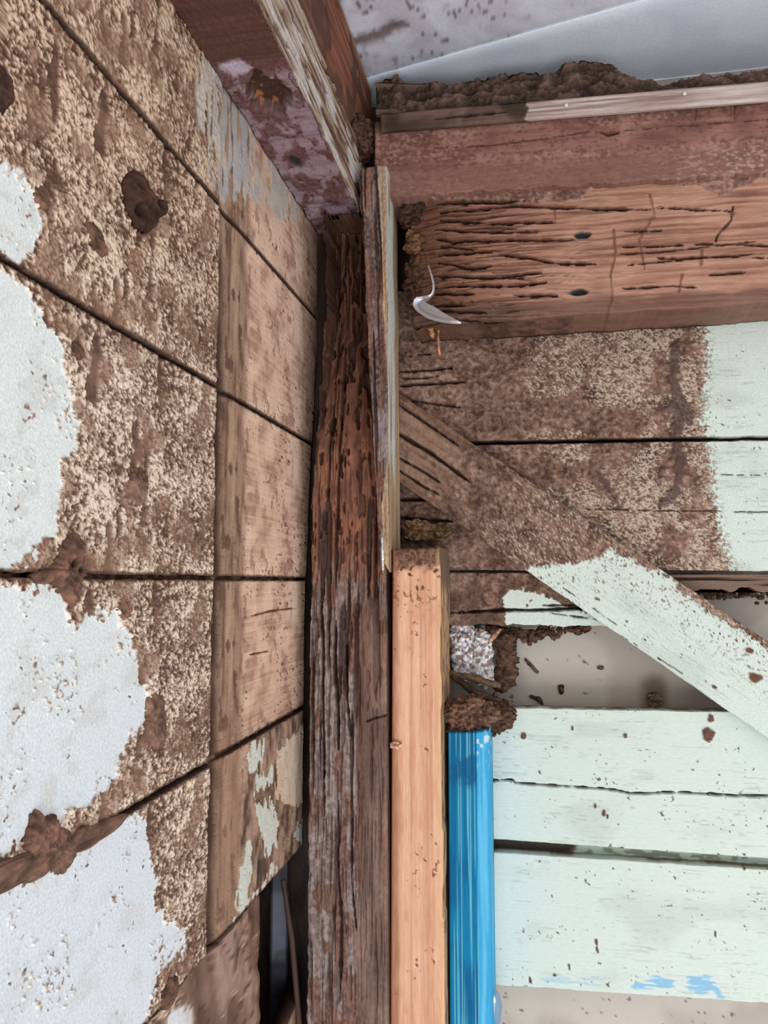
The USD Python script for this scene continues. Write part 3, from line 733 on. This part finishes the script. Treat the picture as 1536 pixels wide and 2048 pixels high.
def strip_fn(c):
    z = c.P[:, 2]; f1 = c.n(.09, .003, 221, 2); g = c.iso(.003, 222, 2); lf = c.n(.03, .01, 223, 3)
    col = mx(ramp(g, (.3, (74, 54, 50)), (.6, (114, 94, 94))), (146, 132, 134), ss(.55, .66, lf) * .8)
    col = mx(col, ramp(f1, (.3, (84, 50, 38)), (.6, (142, 96, 72))), ss(.54, .62, c.n(.06, .006, 224, 3)) * .7)
    # lower down the skin has torn off and pale inner wood shows
    bare = ss(.55, .65, c.b / c.Wd + .25 * (c.n(.03, .006, 225, 2) - .5) - .58 + .50 * ss(1.86, 1.74, z)); col = mx(col, ramp(f1, (.3, (150, 122, 96)), (.6, (186, 158, 128))), bare)
    gr = ss(.60, .70, f1); col = mx(col, (54, 34, 28), gr * .7 * (1 - bare))
    u = c.side == 2; u1 = c.side == 1
    # top edge is side 1 (left), 2 (right) with a pale chalky paint stripe down it
    pale = ss(.36, .46, c.n(.10, .02, 226, 2) + .2 * ss(1.95, 2.02, z)) * ss(1.80, 1.84, z + .08 * (lf - .5))
    r_ = mx(ramp(f1, (.3, (140, 112, 88)), (.6, (186, 158, 128))), (198, 202, 194), pale * ss(.046, .040, c.d + .014 * (lf - .5)))
    return np.where(c.front, .002 * (g - .5) - .003 * gr * (1 - bare) - .0015 * bare + .003 * (lf - .5), .0012 * (f1 - .5)), np.where(u[:, None], r_, np.where(u1[:, None], np.array((84, 54, 42)), col))


sq = [at(710, 335, Y=QY - .003), at(760, 1150, Y=QY - .003), at(779, 1150, Y=QY - .003), at(774, 328, Y=QY - .003)]
tear = lambda l: .004 * fbm(np.stack([l / .02, l * 0, l * 0], -1), 3, 31) + .014 * ss(.16, .30, l) * ss(.43, .38, l) * 0
slab(post, 'edge_strip', sq, .07, strip_fn, ROT, {'Y': QY - .003}, step=1.7, sides=(10, 40, 3, 3), r=.002, inset=(tear, lambda l: .0015 * fbm(np.stack([l / .05, l * 0, l * 0], -1), 2, 33), None, lambda b: .012 * noise(np.stack([b / .006, b * 0, b * 0], -1), 35)),
     label='surviving right edge of the post with a pale chalky side')

# ------------------------------------------------------------------ diagonal brace
BY = .90


def brace_fn(c):
    hw, cw = white_grain(c, 231); hm, cm = mud_right(c, 235, .24 * ss(.10, .22, c.l))
    q = c.poly([(1030, 1150), (1062, 1136), (1110, 1128), (1190, 1118), (1225, 1102), (1255, 1115), (1300, 1140), (1345, 1150), (1362, 1180), (1420, 1225), (1500, 1275), (2300, 1850), (2300, 2400), (1300, 1500)])
    w = ss(-.0004, .0004, q + .008 * (c.iso(.008, 241, 3) - .5) + .008 * (c.iso(.0018, 242, 1) - .5))
    cm = mx(cm, ramp(c.n(.06, .004, 243, 2), (.3, (110, 82, 66)), (.65, (156, 126, 104))), ss(.13, .08, c.l) * .7)
    sp = ss(.80, .84, c.iso(.0016, 244, 1)) * ss(.06, .0, q) ; cw = mx(cw, (104, 76, 60), sp)
    h, col = hm * (1 - w) + hw * w, mx(cm, cw, w)
    for k, (p, wd, d) in enumerate([([(796, 868), (860, 905), (940, 965)], .0022, .007), ([(796, 915), (850, 945), (880, 965)], .0016, .005), ([(796, 940), (850, 975), (880, 990)], .0014, .005), ([(800, 812), (850, 845), (915, 890)], .0014, .005), ([(1110, 1165), (1170, 1205), (1240, 1255)], .0005, .002), ([(1185, 1240), (1290, 1300), (1370, 1350)], .0004, .0015)]):
        h, col = crack(c, p, wd, d, h, col, (52, 36, 30), seed=k)
    for (u, v, r) in [(1510, 1355, .006), (1195, 1197, .002), (1500, 1300, .003)]:
        m = ss(r, r * .6, c.line([(u - 3, v), (u + 3, v + 2)])[0] + r * (c.iso(.005, int(u) % 30, 2) - .5)); col = mx(col, (104, 74, 58), m); h = h + .001 * m
    side = ramp(c.n(.03, .004, 245, 2), (.3, (92, 66, 54)), (.65, (140, 108, 92)))
    return np.where(c.front, h, .001 * (c.iso(.004, 246) - .5)), np.where(c.front[:, None], col, np.where((c.side == 2)[:, None], mx(side, (206, 214, 206), ss(.2, .24, c.l)), side))


slab('/World', 'diagonal_brace', qpx([(796, 783.5), (1700, 1392), (1700, 1592), (796, 964)], Y=BY), .019, brace_fn, MUD, {'Y': BY}, sides=(8, 4, 2, 2), r=.0015, inset=(rag(41, .0015), rag(42, .001), None, None), label='diagonal timber brace, mud-caked at the post end and white towards the right', cat='brace')

# ------------------------------------------------------------------ new studs
SY = .826


def orange_fn(c):
    f1 = c.n(.30, .0026, 251, 2); f2 = c.n(.08, .0009, 252, 2); lf = c.iso(.04, 253, 2); g = c.iso(.004, 254, 2)
    col = ramp(.5 * f1 + .3 * f2 + .2 * lf, (.32, (204, 150, 118)), (.5, (222, 170, 138)), (.68, (232, 186, 156)))
    st = ss(.58, .74, c.n(.03, .008, 255, 3)); col = mx(col, (190, 124, 90), st * .22)
    top = ss(.026, .012, c.l + .014 * (c.n(.006, .006, 256, 2) - .5) ); col = mx(col, ramp(g, (.3, (74, 52, 42)), (.65, (138, 106, 84))), top)
    spk = ss(.68, .73, g) * ss(.075, .03, c.l); col = mx(col, (92, 60, 44), spk)
    spk2 = ss(.79, .82, g) * ss(.52, .6, lf); col = mx(col, (112, 66, 46), spk2 * .8)
    le = ss(.010, .002, c.b + .006 * (c.n(.02, .006, 257, 2) - .5)); col = mx(col, (140, 88, 64), le * .6)
    re = ss(.008, .003, c.Wd - c.b + .004 * (c.n(.03, .004, 258, 2) - .5)); col = mx(col, (222, 178, 134), re * .6)
    rs = mx(ramp(c.n(.05, .006, 259, 2), (.3, (150, 116, 86)), (.6, (196, 158, 118))), (116, 94, 78), ss(.5, .62, c.iso(.014, 260, 2)) * .8)
    rs = mx(rs, (120, 98, 82), ss(.05, .03, c.l))
    s2 = c.side == 2; s3 = c.side == 3
    return np.where(c.front, .0003 * (f2 - .5) + .0012 * top * g, .0006 * (f1 - .5)), np.where(s2[:, None], rs, np.where(s3[:, None], np.array((84, 62, 50)), np.where((c.side == 1)[:, None], np.array((110, 72, 54)), col)))


slab('/World', 'timber_stud', [at(784, 1098, Y=SY), at(779, 2200, Y=SY), at(891, 2200, Y=SY), at(880, 1094, Y=SY)], .088, orange_fn, WOOD, {'Y': SY}, sides=(4, 30, 6, 2), r=.003, inset=(None, lambda l: .0012 * ss(.45, .7, noise(np.stack([l / .03, l * 0, l * 0], -1), 5)), None, None), label='fresh orange-tan timber stud standing against the right side of the post', cat='stud')

UY = .852
UX = max(at(891, 2200, Y=SY)[0], at(880, 1094, Y=SY)[0]) + .0015


def blue_fn(c):
    f2 = c.n(.22, .0011, 271, 2); f1 = c.n(.4, .006, 272, 2); lf = c.n(.06, .03, 273, 3)
    col = mx((14, 122, 170), (6, 98, 146), ss(.42, .62, lf))
    col = mx(col, (140, 204, 214), ss(.60, .70, f2) * .7); col = mx(col, (10, 98, 148), ss(.38, .30, f2) * .6)
    dm = ss(.014, .004, c.line([(915, 1545), (945, 1530), (940, 1550)])[0] + .014 * (c.iso(.006, 274, 2) - .5)); col = mx(col, (14, 84, 128), dm * .7)
    ed = ss(c.Wd - .0135, c.Wd - .0125, c.b); lt = mx((60, 158, 206), (92, 180, 220), ss(.5, .65, c.n(.1, .004, 275, 2)))
    sc = ss(.62, .70, c.n(.006, .004, 276, 2)) * ss(.06, .0, c.l); lt = mx(lt, (196, 216, 220), sc)
    col = mx(col, lt, ed)
    h = .0005 * (f2 - .5) - ed * (c.b - (c.Wd - .013)) * .75
    return np.where(c.front, h, 0), np.where((c.side == 2)[:, None], lt, col)


slab('/World', 'painted_stud', [np.array([UX, UY, at(878, 1464, Y=UY)[2]]), np.array([UX, UY, at(880, 2200, Y=UY)[2]]), at(986, 2200, Y=UY), at(977, 1464, Y=UY)], .066, blue_fn, BLUEWOOD, {'Y': UY}, sides=(2, 6, 3, 2), r=.0015, label='short bright blue painted timber stud right of the fresh orange stud', cat='stud')

# ------------------------------------------------------------------ mud, dirt and small things


def patch(name, outline, plane, thick, col, label, cat='mud', seed=0, rings=16, seg=120, group=None, rough=.3, lift=0.0, pit=None):
    """A caked lump on a wall: the outline traced on the wall plane, domed and lumpy, closed at the back."""
    (ax, val), = plane.items(); i = 'XYZ'.index(ax); n = np.zeros(3); n[i] = np.sign(CAM[i] - val)
    W = np.array([at(u, v, **plane) for u, v in outline]); ctr = W.mean(0); o = [k for k in range(3) if k != i]
    d = W[:, o] - ctr[o]; ang = np.arctan2(d[:, 1], d[:, 0]); k = np.argsort(ang); ang, rad = ang[k], np.hypot(*d[k].T)
    th = np.linspace(-math.pi, math.pi, seg, endpoint=False)
    R = np.interp(th, np.r_[ang[-1] - 2 * math.pi, ang, ang[0] + 2 * math.pi], np.r_[rad[-1], rad, rad[0]])
    cyc = np.stack([np.cos(th) * 3, np.sin(th) * 3, 0 * th], -1)
    R = R * (1 + rough * 1.1 * (fbm(cyc * 1.1 + seed, 3, seed) - .5) + rough * .7 * (fbm(cyc * 4 + seed, 2, seed + 1) - .5))
    rr = np.linspace(0, 1, rings + 1)[1:]; V, C_ = [], []
    P = ctr[None, None, :] + np.zeros((rings, seg, 3)); P[..., o[0]] += rr[:, None] * R * np.cos(th); P[..., o[1]] += rr[:, None] * R * np.sin(th)
    q = fbm(P / .008, 3, seed + 2); q2 = fbm(P / .0025, 2, seed + 3)
    prof = np.sqrt(np.clip((1 - rr) * 3.2, 0, 1))[:, None]
    hh = thick * prof * (.45 + 1.1 * q) + .0015 * (q2 - .5) * prof
    colr = ramp(.6 * q + .4 * q2, (.28, np.array(col) * .62), (.5, np.array(col)), (.7, np.minimum(np.array(col) * 1.3, 255)))
    if pit is not None:
        for (u, v, r) in pit:
            pp = at(u, v, **plane); m = ss(r, r * .4, np.linalg.norm(P - pp, axis=-1) + r * .8 * (q - .5)); hh = hh * (1 - m) + m * .0004; colr = mx(colr, (34, 22, 18), m)
    P = P + n * (hh + lift)[..., None]
    c0 = ctr + n * (thick * .8 + lift); back = ctr - n * .003; last = P[-1] - n * .004
    V = np.vstack([c0, P.reshape(-1, 3), last, back]); f = []
    j = np.arange(seg); jn = (j + 1) % seg; id_ = lambda r_, s_: 1 + r_ * seg + s_
    F = [np.stack([0 * j, id_(0, j), id_(0, jn)], 1)]
    for r_ in range(rings): F += [np.stack([id_(r_, j), id_(r_ + 1, j), id_(r_ + 1, jn)], 1), np.stack([id_(r_, j), id_(r_ + 1, jn), id_(r_, jn)], 1)]
    F.append(np.stack([np.full(seg, len(V) - 1), id_(rings, jn), id_(rings, j)], 1)); F = np.concatenate(F)
    if (np.cross(np.eye(3)[o[0]], np.eye(3)[o[1]]) @ n) < 0: F = F[:, ::-1]
    cc = np.vstack([colr[0].mean(0), colr.reshape(-1, 3), np.tile(np.array(col) * .6, (seg + 1, 1))])
    return put('/World', name, V, F, cc, MUD, label=label, cat=cat, group=group)


LX = {'X': WX}
BR = (112, 82, 68)
patch('mud_nest', [(248, 338), (262, 345), (285, 372), (300, 400), (318, 402), (325, 415), (305, 435), (280, 456), (262, 445), (245, 420), (240, 380)], LX, .006, lift=.0025, col=(68, 45, 36), label='dark brown hollow mud nest high on the left wall', seed=1, pit=[(285, 385, .006), (300, 408, .005), (262, 420, .005)])
patch('mud_patch', [(172, 445), (190, 450), (205, 490), (210, 515), (196, 512), (178, 480)], LX, .003, (104, 76, 62), 'small slanting mud streak below left of the dark mud nest', seed=2, group='mud patches on the left wall')
patch('mud_patch', [(262, 950), (275, 935), (290, 942), (288, 990), (276, 1012), (264, 995), (258, 975)], LX, .003, (120, 92, 78), 'oval grey-brown mud patch midway down the left wall', seed=3, group='mud patches on the left wall')
patch('mud_patch', [(128, 1072), (150, 1060), (165, 1075), (160, 1110), (172, 1145), (160, 1170), (152, 1205), (138, 1208), (122, 1185), (100, 1165), (62, 1160), (60, 1145), (95, 1140), (112, 1110)], LX, .0045, BR, 'large star-shaped mud patch on the horizontal left board joint', seed=4, group='mud patches on the left wall', pit=[(138, 1125, .003), (152, 1137, .002)])
patch('mud_patch', [(70, 1620), (85, 1640), (112, 1640), (118, 1660), (100, 1700), (60, 1715), (42, 1690), (55, 1650)], LX, .004, BR, 'spiky mud patch on the sloping joint at the lower left', seed=5, group='mud patches on the left wall')
patch('mud_patch', [(-60, 1812), (-60, 1752), (0, 1722), (50, 1702), (95, 1692), (140, 1672), (190, 1646), (240, 1628), (262, 1626), (250, 1645), (200, 1680), (150, 1706), (100, 1734), (40, 1768), (0, 1790)], LX, .0030, (112, 84, 70), 'long brown mud band smeared along the sloping joint at the lower left', seed=13, rough=.18, seg=200, group='mud patches on the left wall')
patch('mud_patch', [(298, 1388), (305, 1380), (330, 1450), (330, 1480), (300, 1490), (285, 1500), (290, 1440)], LX, .003, (116, 88, 74), 'wedge-shaped mud patch right of the white paint on the left wall', seed=6, group='mud patches on the left wall')
patch('mud_patch', [(140, 695), (160, 690), (165, 705), (150, 716), (138, 708)], LX, .002, (104, 76, 60), 'tiny mud dab beside the white paint on the upper left wall', seed=7, group='mud patches on the left wall', seg=48)
patch('mud_patch', [(-30, 140), (5, 140), (18, 175), (10, 210), (-30, 215)], LX, .004, (70, 48, 40), 'dark mud lump cut by the left picture edge', seed=8, group='mud patches on the left wall')
patch('mud_patch', [(70, 370), (80, 365), (92, 400), (88, 430), (78, 415)], LX, .002, (104, 78, 62), 'thin vertical mud dab at the edge of the upper left white paint', seed=9, group='mud patches on the left wall', seg=48)
patch('mud_patch', [(232, 1205), (250, 1200), (262, 1220), (250, 1240), (235, 1228)], LX, .0025, (124, 92, 76), 'round mud dab under the horizontal joint right of the star-shaped patch', seed=10, group='mud patches on the left wall', seg=60)
patch('mud_patch', [(330, 1970), (355, 1975), (345, 2000), (325, 2015), (320, 1990)], LX, .003, (96, 70, 58), 'mud lump at the bottom of the left wall beside white paint', seed=12, group='mud patches on the left wall', seg=60)


def lump(name, u, v, y, radii, col, label, cat, seed, sub=5, amp=.5, kind=None, group=None, mat=MUD, parent='/World', col2=None, size=.35):
    s = trimesh.creation.icosphere(sub, 1.0); d = s.vertices
    k = 1 + amp * 1.4 * (fbm(d * 1.3 + seed, 3, seed) - .5) + amp * 1.0 * (fbm(d * np.array(radii) / .007 + seed, 3, seed + 1) - .5)
    V = d * k[:, None] * np.array(radii) + at(u, v, Y=y)
    V = V + d * (.0035 * (fbm(V / .004, 2, seed + 6) - .5))[:, None]; q = fbm(V / .0032, 3, seed + 2); q2 = fbm(V / .0045, 2, seed + 4)
    cc = ramp(q, (.3, np.array(col) * .6), (.5, np.array(col)), (.7, np.minimum(np.array(col) * 1.35, 255)))
    if col2 is not None: cc = mx(cc, col2, ss(.54, .60, q2))
    return put(parent, name, V, s.faces, cc, mat, label=label, cat=cat, kind=kind, group=group)


def fringe(pts, y, r, n, col, label, seed):
    rng = np.random.default_rng(seed); q = np.array(pts, float); t = np.linspace(0, 1, len(q)); V, F, k = [], [], 0
    base = trimesh.creation.icosphere(3, 1.0)
    for i in range(n):
        x = rng.random(); u, v = np.interp(x, t, q[:, 0]) + rng.normal(0, 5), np.interp(x, t, q[:, 1]) + rng.normal(0, 5)
        rad = r * rng.uniform(.35, 1.1); d = base.vertices
        kk = 1 + .9 * (fbm(d * 1.6 + i * 7.3, 3, seed) - .5) + .5 * (fbm(d * 5 + i, 2, seed + 1) - .5)
        V.append(d * kk[:, None] * rad * rng.uniform(.6, 1.3, 3) * [1, .7, 1] + at(u, v, Y=y + rng.uniform(-.004, .004))); F.append(base.faces + k); k += len(d)
    V = np.vstack(V); c = fbm(V / .004, 3, seed)
    return put('/World', 'mud_fringe', V, np.vstack(F), ramp(c, (.3, np.array(col) * .6), (.5, np.array(col)), (.7, np.array(col) * 1.35)), MUD, label=label, cat='mud', kind='stuff')


def tube(pts, radii, seg=8):
    P = np.array(pts, float); r = np.broadcast_to(np.asarray(radii, float), len(P)); Tn = np.gradient(P, axis=0); Tn /= np.linalg.norm(Tn, axis=1, keepdims=True)
    a = np.cross(Tn, [.31, .2, .93]); a /= np.linalg.norm(a, axis=1, keepdims=True); b = np.cross(Tn, a)
    th = np.linspace(0, 2 * math.pi, seg, endpoint=False)
    V = (P[:, None] + r[:, None, None] * (a[:, None] * np.cos(th)[None, :, None] + b[:, None] * np.sin(th)[None, :, None])).reshape(-1, 3)
    n = len(P); i = np.arange(n * seg).reshape(n, seg); x, y_ = i[:-1], i[1:]
    F = np.concatenate([np.stack([x, np.roll(x, -1, 1), np.roll(y_, -1, 1)], -1).reshape(-1, 3), np.stack([x, np.roll(y_, -1, 1), y_], -1).reshape(-1, 3)])
    V = np.vstack([V, P[0], P[-1]]); k = len(V)
    F = np.concatenate([F, np.stack([np.full(seg, k - 2), np.roll(i[0], -1), i[0]], 1), np.stack([np.full(seg, k - 1), i[-1], np.roll(i[-1], -1)], 1)])
    return V, F


def stick(name, pts, radii, col, label, cat, y, mat=WOOD, seed=0, parent='/World', wob=.0012):
    P = np.array([at(u, v, Y=(y if np.isscalar(y) else y[k])) for k, (u, v) in enumerate(pts)])
    t = np.linspace(0, 1, len(P)); tt = np.linspace(0, 1, 24)
    P = np.stack([np.interp(tt, t, P[:, k]) for k in range(3)], -1)
    P += wob * (np.stack([fbm(np.stack([tt * 6 + k * 9, tt * 0, tt * 0], -1), 2, seed + k) for k in range(3)], -1) - .5)
    R = np.interp(tt, np.linspace(0, 1, len(radii)), radii) * (.75 + .5 * noise(np.stack([tt * 9, tt * 0, tt * 0], -1), seed))
    V, F = tube(P, R); q = fbm(V / .004, 2, seed)
    return put(parent, name, V, F, ramp(q, (.3, np.array(col) * .7), (.7, np.minimum(np.array(col) * 1.25, 255))), mat, label=label, cat=cat)


# dirt heaped on the plate under the ceiling
def ridge(name, top, base_off, y0, y1, label, seed):
    us = np.array([p[0] for p in top]); ts = np.array([p[1] for p in top]); bs = np.array([p[2] for p in top])
    u = np.arange(us[0], us[-1] + 1, 2.2); tv = np.interp(u, us, ts); bv = np.interp(u, us, bs)
    m = 46; tt = np.linspace(0, 1, m); V = np.zeros((len(u), m, 3)); bv = 228 - 91 * (u - 760) / 1040 + 7
    for a in range(len(u)):
        p1, p0 = at(u[a], tv[a], Y=y1), at(u[a], bv[a], Y=y0)
        t1 = np.minimum(tt / .8, 1); t9 = np.maximum((tt - .8) / .2, 0); V[a] = p0 + (p1 - p0) * t1[:, None]; V[a, :, 2] -= (V[a, -1, 2] - p0[2] - .003) * t9; V[a, :, 1] += .045 * t9
    q, q2, q3 = fbm(V / .014, 3, seed), fbm(V / .004, 2, seed + 1), fbm(V / .0018, 2, seed + 2)
    w = np.ones(m); V[..., 1] -= np.clip(tt * 5, 0, 1) * (.016 * (q - .6) + .005 * (q2 - .5) + .0016 * (q3 - .5)); V[..., 2] += (.010 * (q - .5) + .003 * (q2 - .5)) * np.clip(tt * 3, 0, 1) * (tt < .99)
    col = ramp(.35 * q2 + .15 * q3 + .5 * q, (.30, (44, 34, 29)), (.48, (78, 60, 50)), (.64, (118, 94, 82)))
    i = np.arange(len(u) * m).reshape(len(u), m); a, b, c, d = i[:-1, :-1].ravel(), i[1:, :-1].ravel(), i[1:, 1:].ravel(), i[:-1, 1:].ravel()
    F = np.concatenate([np.stack([a, b, c], 1), np.stack([a, c, d], 1)]); V = V.reshape(-1, 3)
    bk = V[np.r_[i[:, 0], i[::-1, -1]]]; ring = np.r_[i[:, 0], i[-1, 1:], i[::-1, -1][1:], i[0, ::-1][1:-1]]
    V = np.vstack([V, V.mean(0) + [0, .03, 0]]); F = np.concatenate([F, np.stack([np.full(len(ring), len(V) - 1), np.roll(ring, -1), ring], 1)])
    return put('/World', name, V, F, np.vstack([col.reshape(-1, 3), (50, 38, 32)]), MUD, label=label, cat='dirt', kind='stuff')


ridge('dirt_ridge', [(752, 175, 262), (768, 158, 258), (795, 152, 250), (815, 172, 246), (850, 168, 244), (870, 158, 240), (905, 170, 236), (950, 160, 230), (985, 150, 226), (1040, 148, 214), (1100, 145, 205), (1140, 128, 198), (1180, 122, 194), (1225, 124, 190), (1240, 140, 188), (1275, 160, 184), (1330, 164, 178), (1536, 140, 160), (2400, 66, 90)], 0, PY + .008, .885, 'dark crumbly dirt heaped along the plate under the ceiling', 301)
lump('mud_clump', 718, 275, .846, (.018, .02, .026), (76, 52, 42), 'dark mud clump in the corner just under the rust-brown board', 'mud', 303, amp=.7)
lump('mud_clump', 830, 432, .870, (.018, .014, .018), (66, 44, 34), 'dark rotten mud clump at the upper left end of the cracked beam', 'mud', 305, amp=.9)
lump('mud_clump', 836, 486, .868, (.017, .014, .016), (98, 68, 48), 'ochre-brown mud clump midway down the rotten end of the cracked beam', 'mud', 306, amp=.9)
lump('mud_clump', 838, 566, .874, (.015, .014, .030), (78, 52, 40), 'brown mud clump behind the curled plastic scrap', 'mud', 307, amp=.9)
lump('mud_clump', 934, 1432, .868, (.027, .016, .020), (104, 76, 60), 'crumbly brown mud clump sitting on top of the blue stud', 'mud', 309, amp=.7, sub=6)
lump('mud_clump', 985, 1428, .90, (.022, .014, .018), (82, 58, 46), 'dark mud clump between the blue stud and white board', 'mud', 315, amp=.8)
lump('mud_clump', 880, 1068, .908, (.016, .010, .008), (104, 80, 58), 'smaller yellowish-brown mud clump under the lower edge of the brace', 'mud', 318, amp=.9)
lump('mud_clump', 836, 1062, .905, (.022, .012, .012), (112, 86, 62), 'yellowish-brown mud clump above the end of the orange stud', 'mud', 317, amp=.9)
lump('white_nest', 925, 1298, .93, (.016, .012, .036), (206, 202, 212), 'white dark-speckled nest clump behind the upper right edge of the orange stud', 'nest', 319, amp=.5, col2=(134, 114, 104))
lump('white_nest', 966, 1318, .934, (.013, .012, .034), (214, 210, 214), 'white speckled nest clump left of the tall dark mud clump', 'nest', 321, amp=.5, col2=(150, 130, 120))
fringe([(985, 1262), (1010, 1285), (1018, 1320), (1010, 1355), (1000, 1375)], .94, .0085, 90, (82, 60, 48), 'tall dark mass of mud hanging beside the white speckled nest', 41)
fringe([(985, 1260), (1040, 1266), (1070, 1270), (1100, 1264), (1170, 1256)], .948, .0042, 150, (84, 62, 50), 'dark crumbs of mud hanging along the broken board edge left of the brace', 42)
fringe([(1385, 1182), (1440, 1186), (1500, 1190), (1580, 1192)], .948, .0034, 110, (88, 66, 56), 'thin fringe of mud under the broken board right of the brace', 43)
fringe([(975, 1400), (1000, 1410), (1010, 1425), (985, 1450), (970, 1470)], .912, .006, 50, (84, 62, 50), 'crumbs of mud on the upper left corner of the white board', 44)
stick('twig', [(900, 1345), (950, 1358), (1002, 1372)], [.003, .0045, .003], (98, 76, 60), 'upper dark twig lying over the blue stud end', 'twig', (.90, .895, .90), seed=1)
stick('twig', [(905, 1352), (950, 1385), (1000, 1402)], [.003, .005, .002], (70, 52, 42), 'lower dark twig just above the mud on the blue stud', 'twig', (.90, .89, .90), seed=2)
stick('splinter', [(1003, 1258), (985, 1275), (975, 1288)], [.0018, .003, .001], (176, 132, 104), 'tan splinter sticking down from the broken board', 'splinter', .915, seed=3)
stick('splinter', [(857, 636), (862, 660), (866, 676)], [.001, .0032, .0016], (196, 140, 98), 'short bright orange splinter below the plastic scrap', 'splinter', .868, seed=4)
stick('splinter', [(878, 648), (876, 680), (879, 712)], [.0012, .0016, .001], (176, 122, 86), 'thin hanging splinter right of the bright orange one', 'splinter', .872, seed=5)
stick('splinter', [(764, 1075), (765, 1105), (766, 1140)], [.0010, .0013, .0012], (240, 240, 238), 'thin white sliver on the right edge of the post', 'splinter', .811, mat=PAINT, seed=6, wob=.0003)
stick('debris_twig', [(1050, 1318), (1062, 1332), (1076, 1345)], [.0012, .0022, .0015], (98, 74, 60), 'small dark twig stuck on the beige sheet', 'twig', .969, seed=7)
stick('debris_twig', [(1060, 1393), (1078, 1398), (1085, 1410)], [.0018, .0026, .0015], (72, 52, 44), 'dark crumb of mud twig just above the white board', 'twig', .969, seed=8)
lump('mud_crumb', 1122, 1378, .970, (.0035, .0025, .006), (80, 58, 48), 'dark mud crumb on the beige sheet above the white board', 'mud', 331, sub=3)
lump('mud_crumb', 1202, 1336, .970, (.004, .002, .0025), (104, 80, 66), 'tiny mud crumb high on the beige sheet under the brace', 'mud', 333, sub=3)
lump('mud_crumb', 1310, 1400, .968, (.008, .004, .008), (116, 98, 84), 'mud crumb in the dark spot on the beige sheet', 'mud', 335, sub=4)
lump('wood_chip', 793, 1493, .823, (.006, .0025, .004), (186, 138, 114), 'curled wood chip stuck to the left edge of the orange stud', 'wood chip', 337, sub=3, amp=.6)

# clear plastic scraps
def ribbon(name, pts, widths, label, seed, axis=(0, 0, 1), mat=FILM):
    P = np.array([at(u, v, Y=y) for u, v, y in pts]); t = np.linspace(0, 1, len(P)); tt = np.linspace(0, 1, 40)
    from scipy.interpolate import CubicSpline
    P = CubicSpline(t, P)(tt); w = np.interp(tt, np.linspace(0, 1, len(widths)), widths)
    Tn = np.gradient(P, axis=0); Tn /= np.linalg.norm(Tn, axis=1, keepdims=True); a = np.cross(Tn, np.array([.1, 1, .2])); a /= np.linalg.norm(a, axis=1, keepdims=True); nn = np.cross(Tn, a)
    k = np.linspace(-1, 1, 9); V = []
    for sgn in (1, -1):
        V.append(P[:, None] + a[:, None] * (w[:, None] * k)[..., None] + nn[:, None] * (w[:, None] * .5 * k ** 2 + sgn * .00015)[..., None])
    V = np.stack(V); n = len(tt); i = np.arange(2 * n * 9).reshape(2, n, 9); F = []
    q = lambda a_, b_, c_, d_: F.extend([np.stack([a_.ravel(), b_.ravel(), c_.ravel()], 1), np.stack([a_.ravel(), c_.ravel(), d_.ravel()], 1)])
    q(i[0, :-1, :-1], i[0, 1:, :-1], i[0, 1:, 1:], i[0, :-1, 1:]); q(i[1, :-1, 1:], i[1, 1:, 1:], i[1, 1:, :-1], i[1, :-1, :-1])
    for e in (0, -1): q(i[0, :-1, e], i[1, :-1, e], i[1, 1:, e], i[0, 1:, e]); q(i[0, e, :-1], i[0, e, 1:], i[1, e, 1:], i[1, e, :-1])
    put('/World', name, V.reshape(-1, 3), np.concatenate(F), (220, 222, 228), mat, label=label, cat='plastic')


ribbon('plastic_scrap', [(857, 530, .845), (866, 560, .838), (862, 592, .838), (838, 606, .84), (868, 628, .832), (922, 646, .83)], [.0008, .0012, .0016, .006, .007, .001], 'clear curled plastic scrap snagged at the rotten end of the cracked beam', 1)
ribbon('plastic_scrap', [(985, 1980, .885), (992, 2005, .88), (988, 2045, .885), (984, 2075, .89)], [.004, .007, .006, .004], 'crumpled clear plastic at the foot of the blue stud', 2)

# metal strip and stick in the black gap beside the post
m0, m1 = at(542, 1700, Y=.862), at(578, 1700, Y=.868)
slab('/World', 'metal_strip', [m0, m1, np.array([m1[0], m1[1], 1.2]), np.array([m0[0], m0[1], 1.2])], .0015, lambda c: (np.where(c.front, .002 * c.n(.05, .02, 3, 2), 0), mx(mx((214, 216, 236), (84, 86, 98), ss(.004, .014, c.b + .006 * (c.n(.09, .05, 4, 2) - .5))), (40, 40, 46), ss(.56, .68, c.n(.06, .03, 8, 2)) * .7)), METAL, {'Y': .862}, step=3, label='narrow grey metal strip in the dark gap left of the post', cat='metal strip')  # left-edge highlight and its fade to dark are painted into the colour
P = np.array([at(566, 1760, Y=.845), at(584, 1880, Y=.84), at(600, 2060, Y=.835), at(603, 2150, Y=.83)]); V, F = tube(P, [.0022, .0032, .003, .003])
put('/World', 'brown_stick', V, F, (86, 64, 54), WOOD, label='thin brown stick standing in the dark gap beside the post', cat='stick')
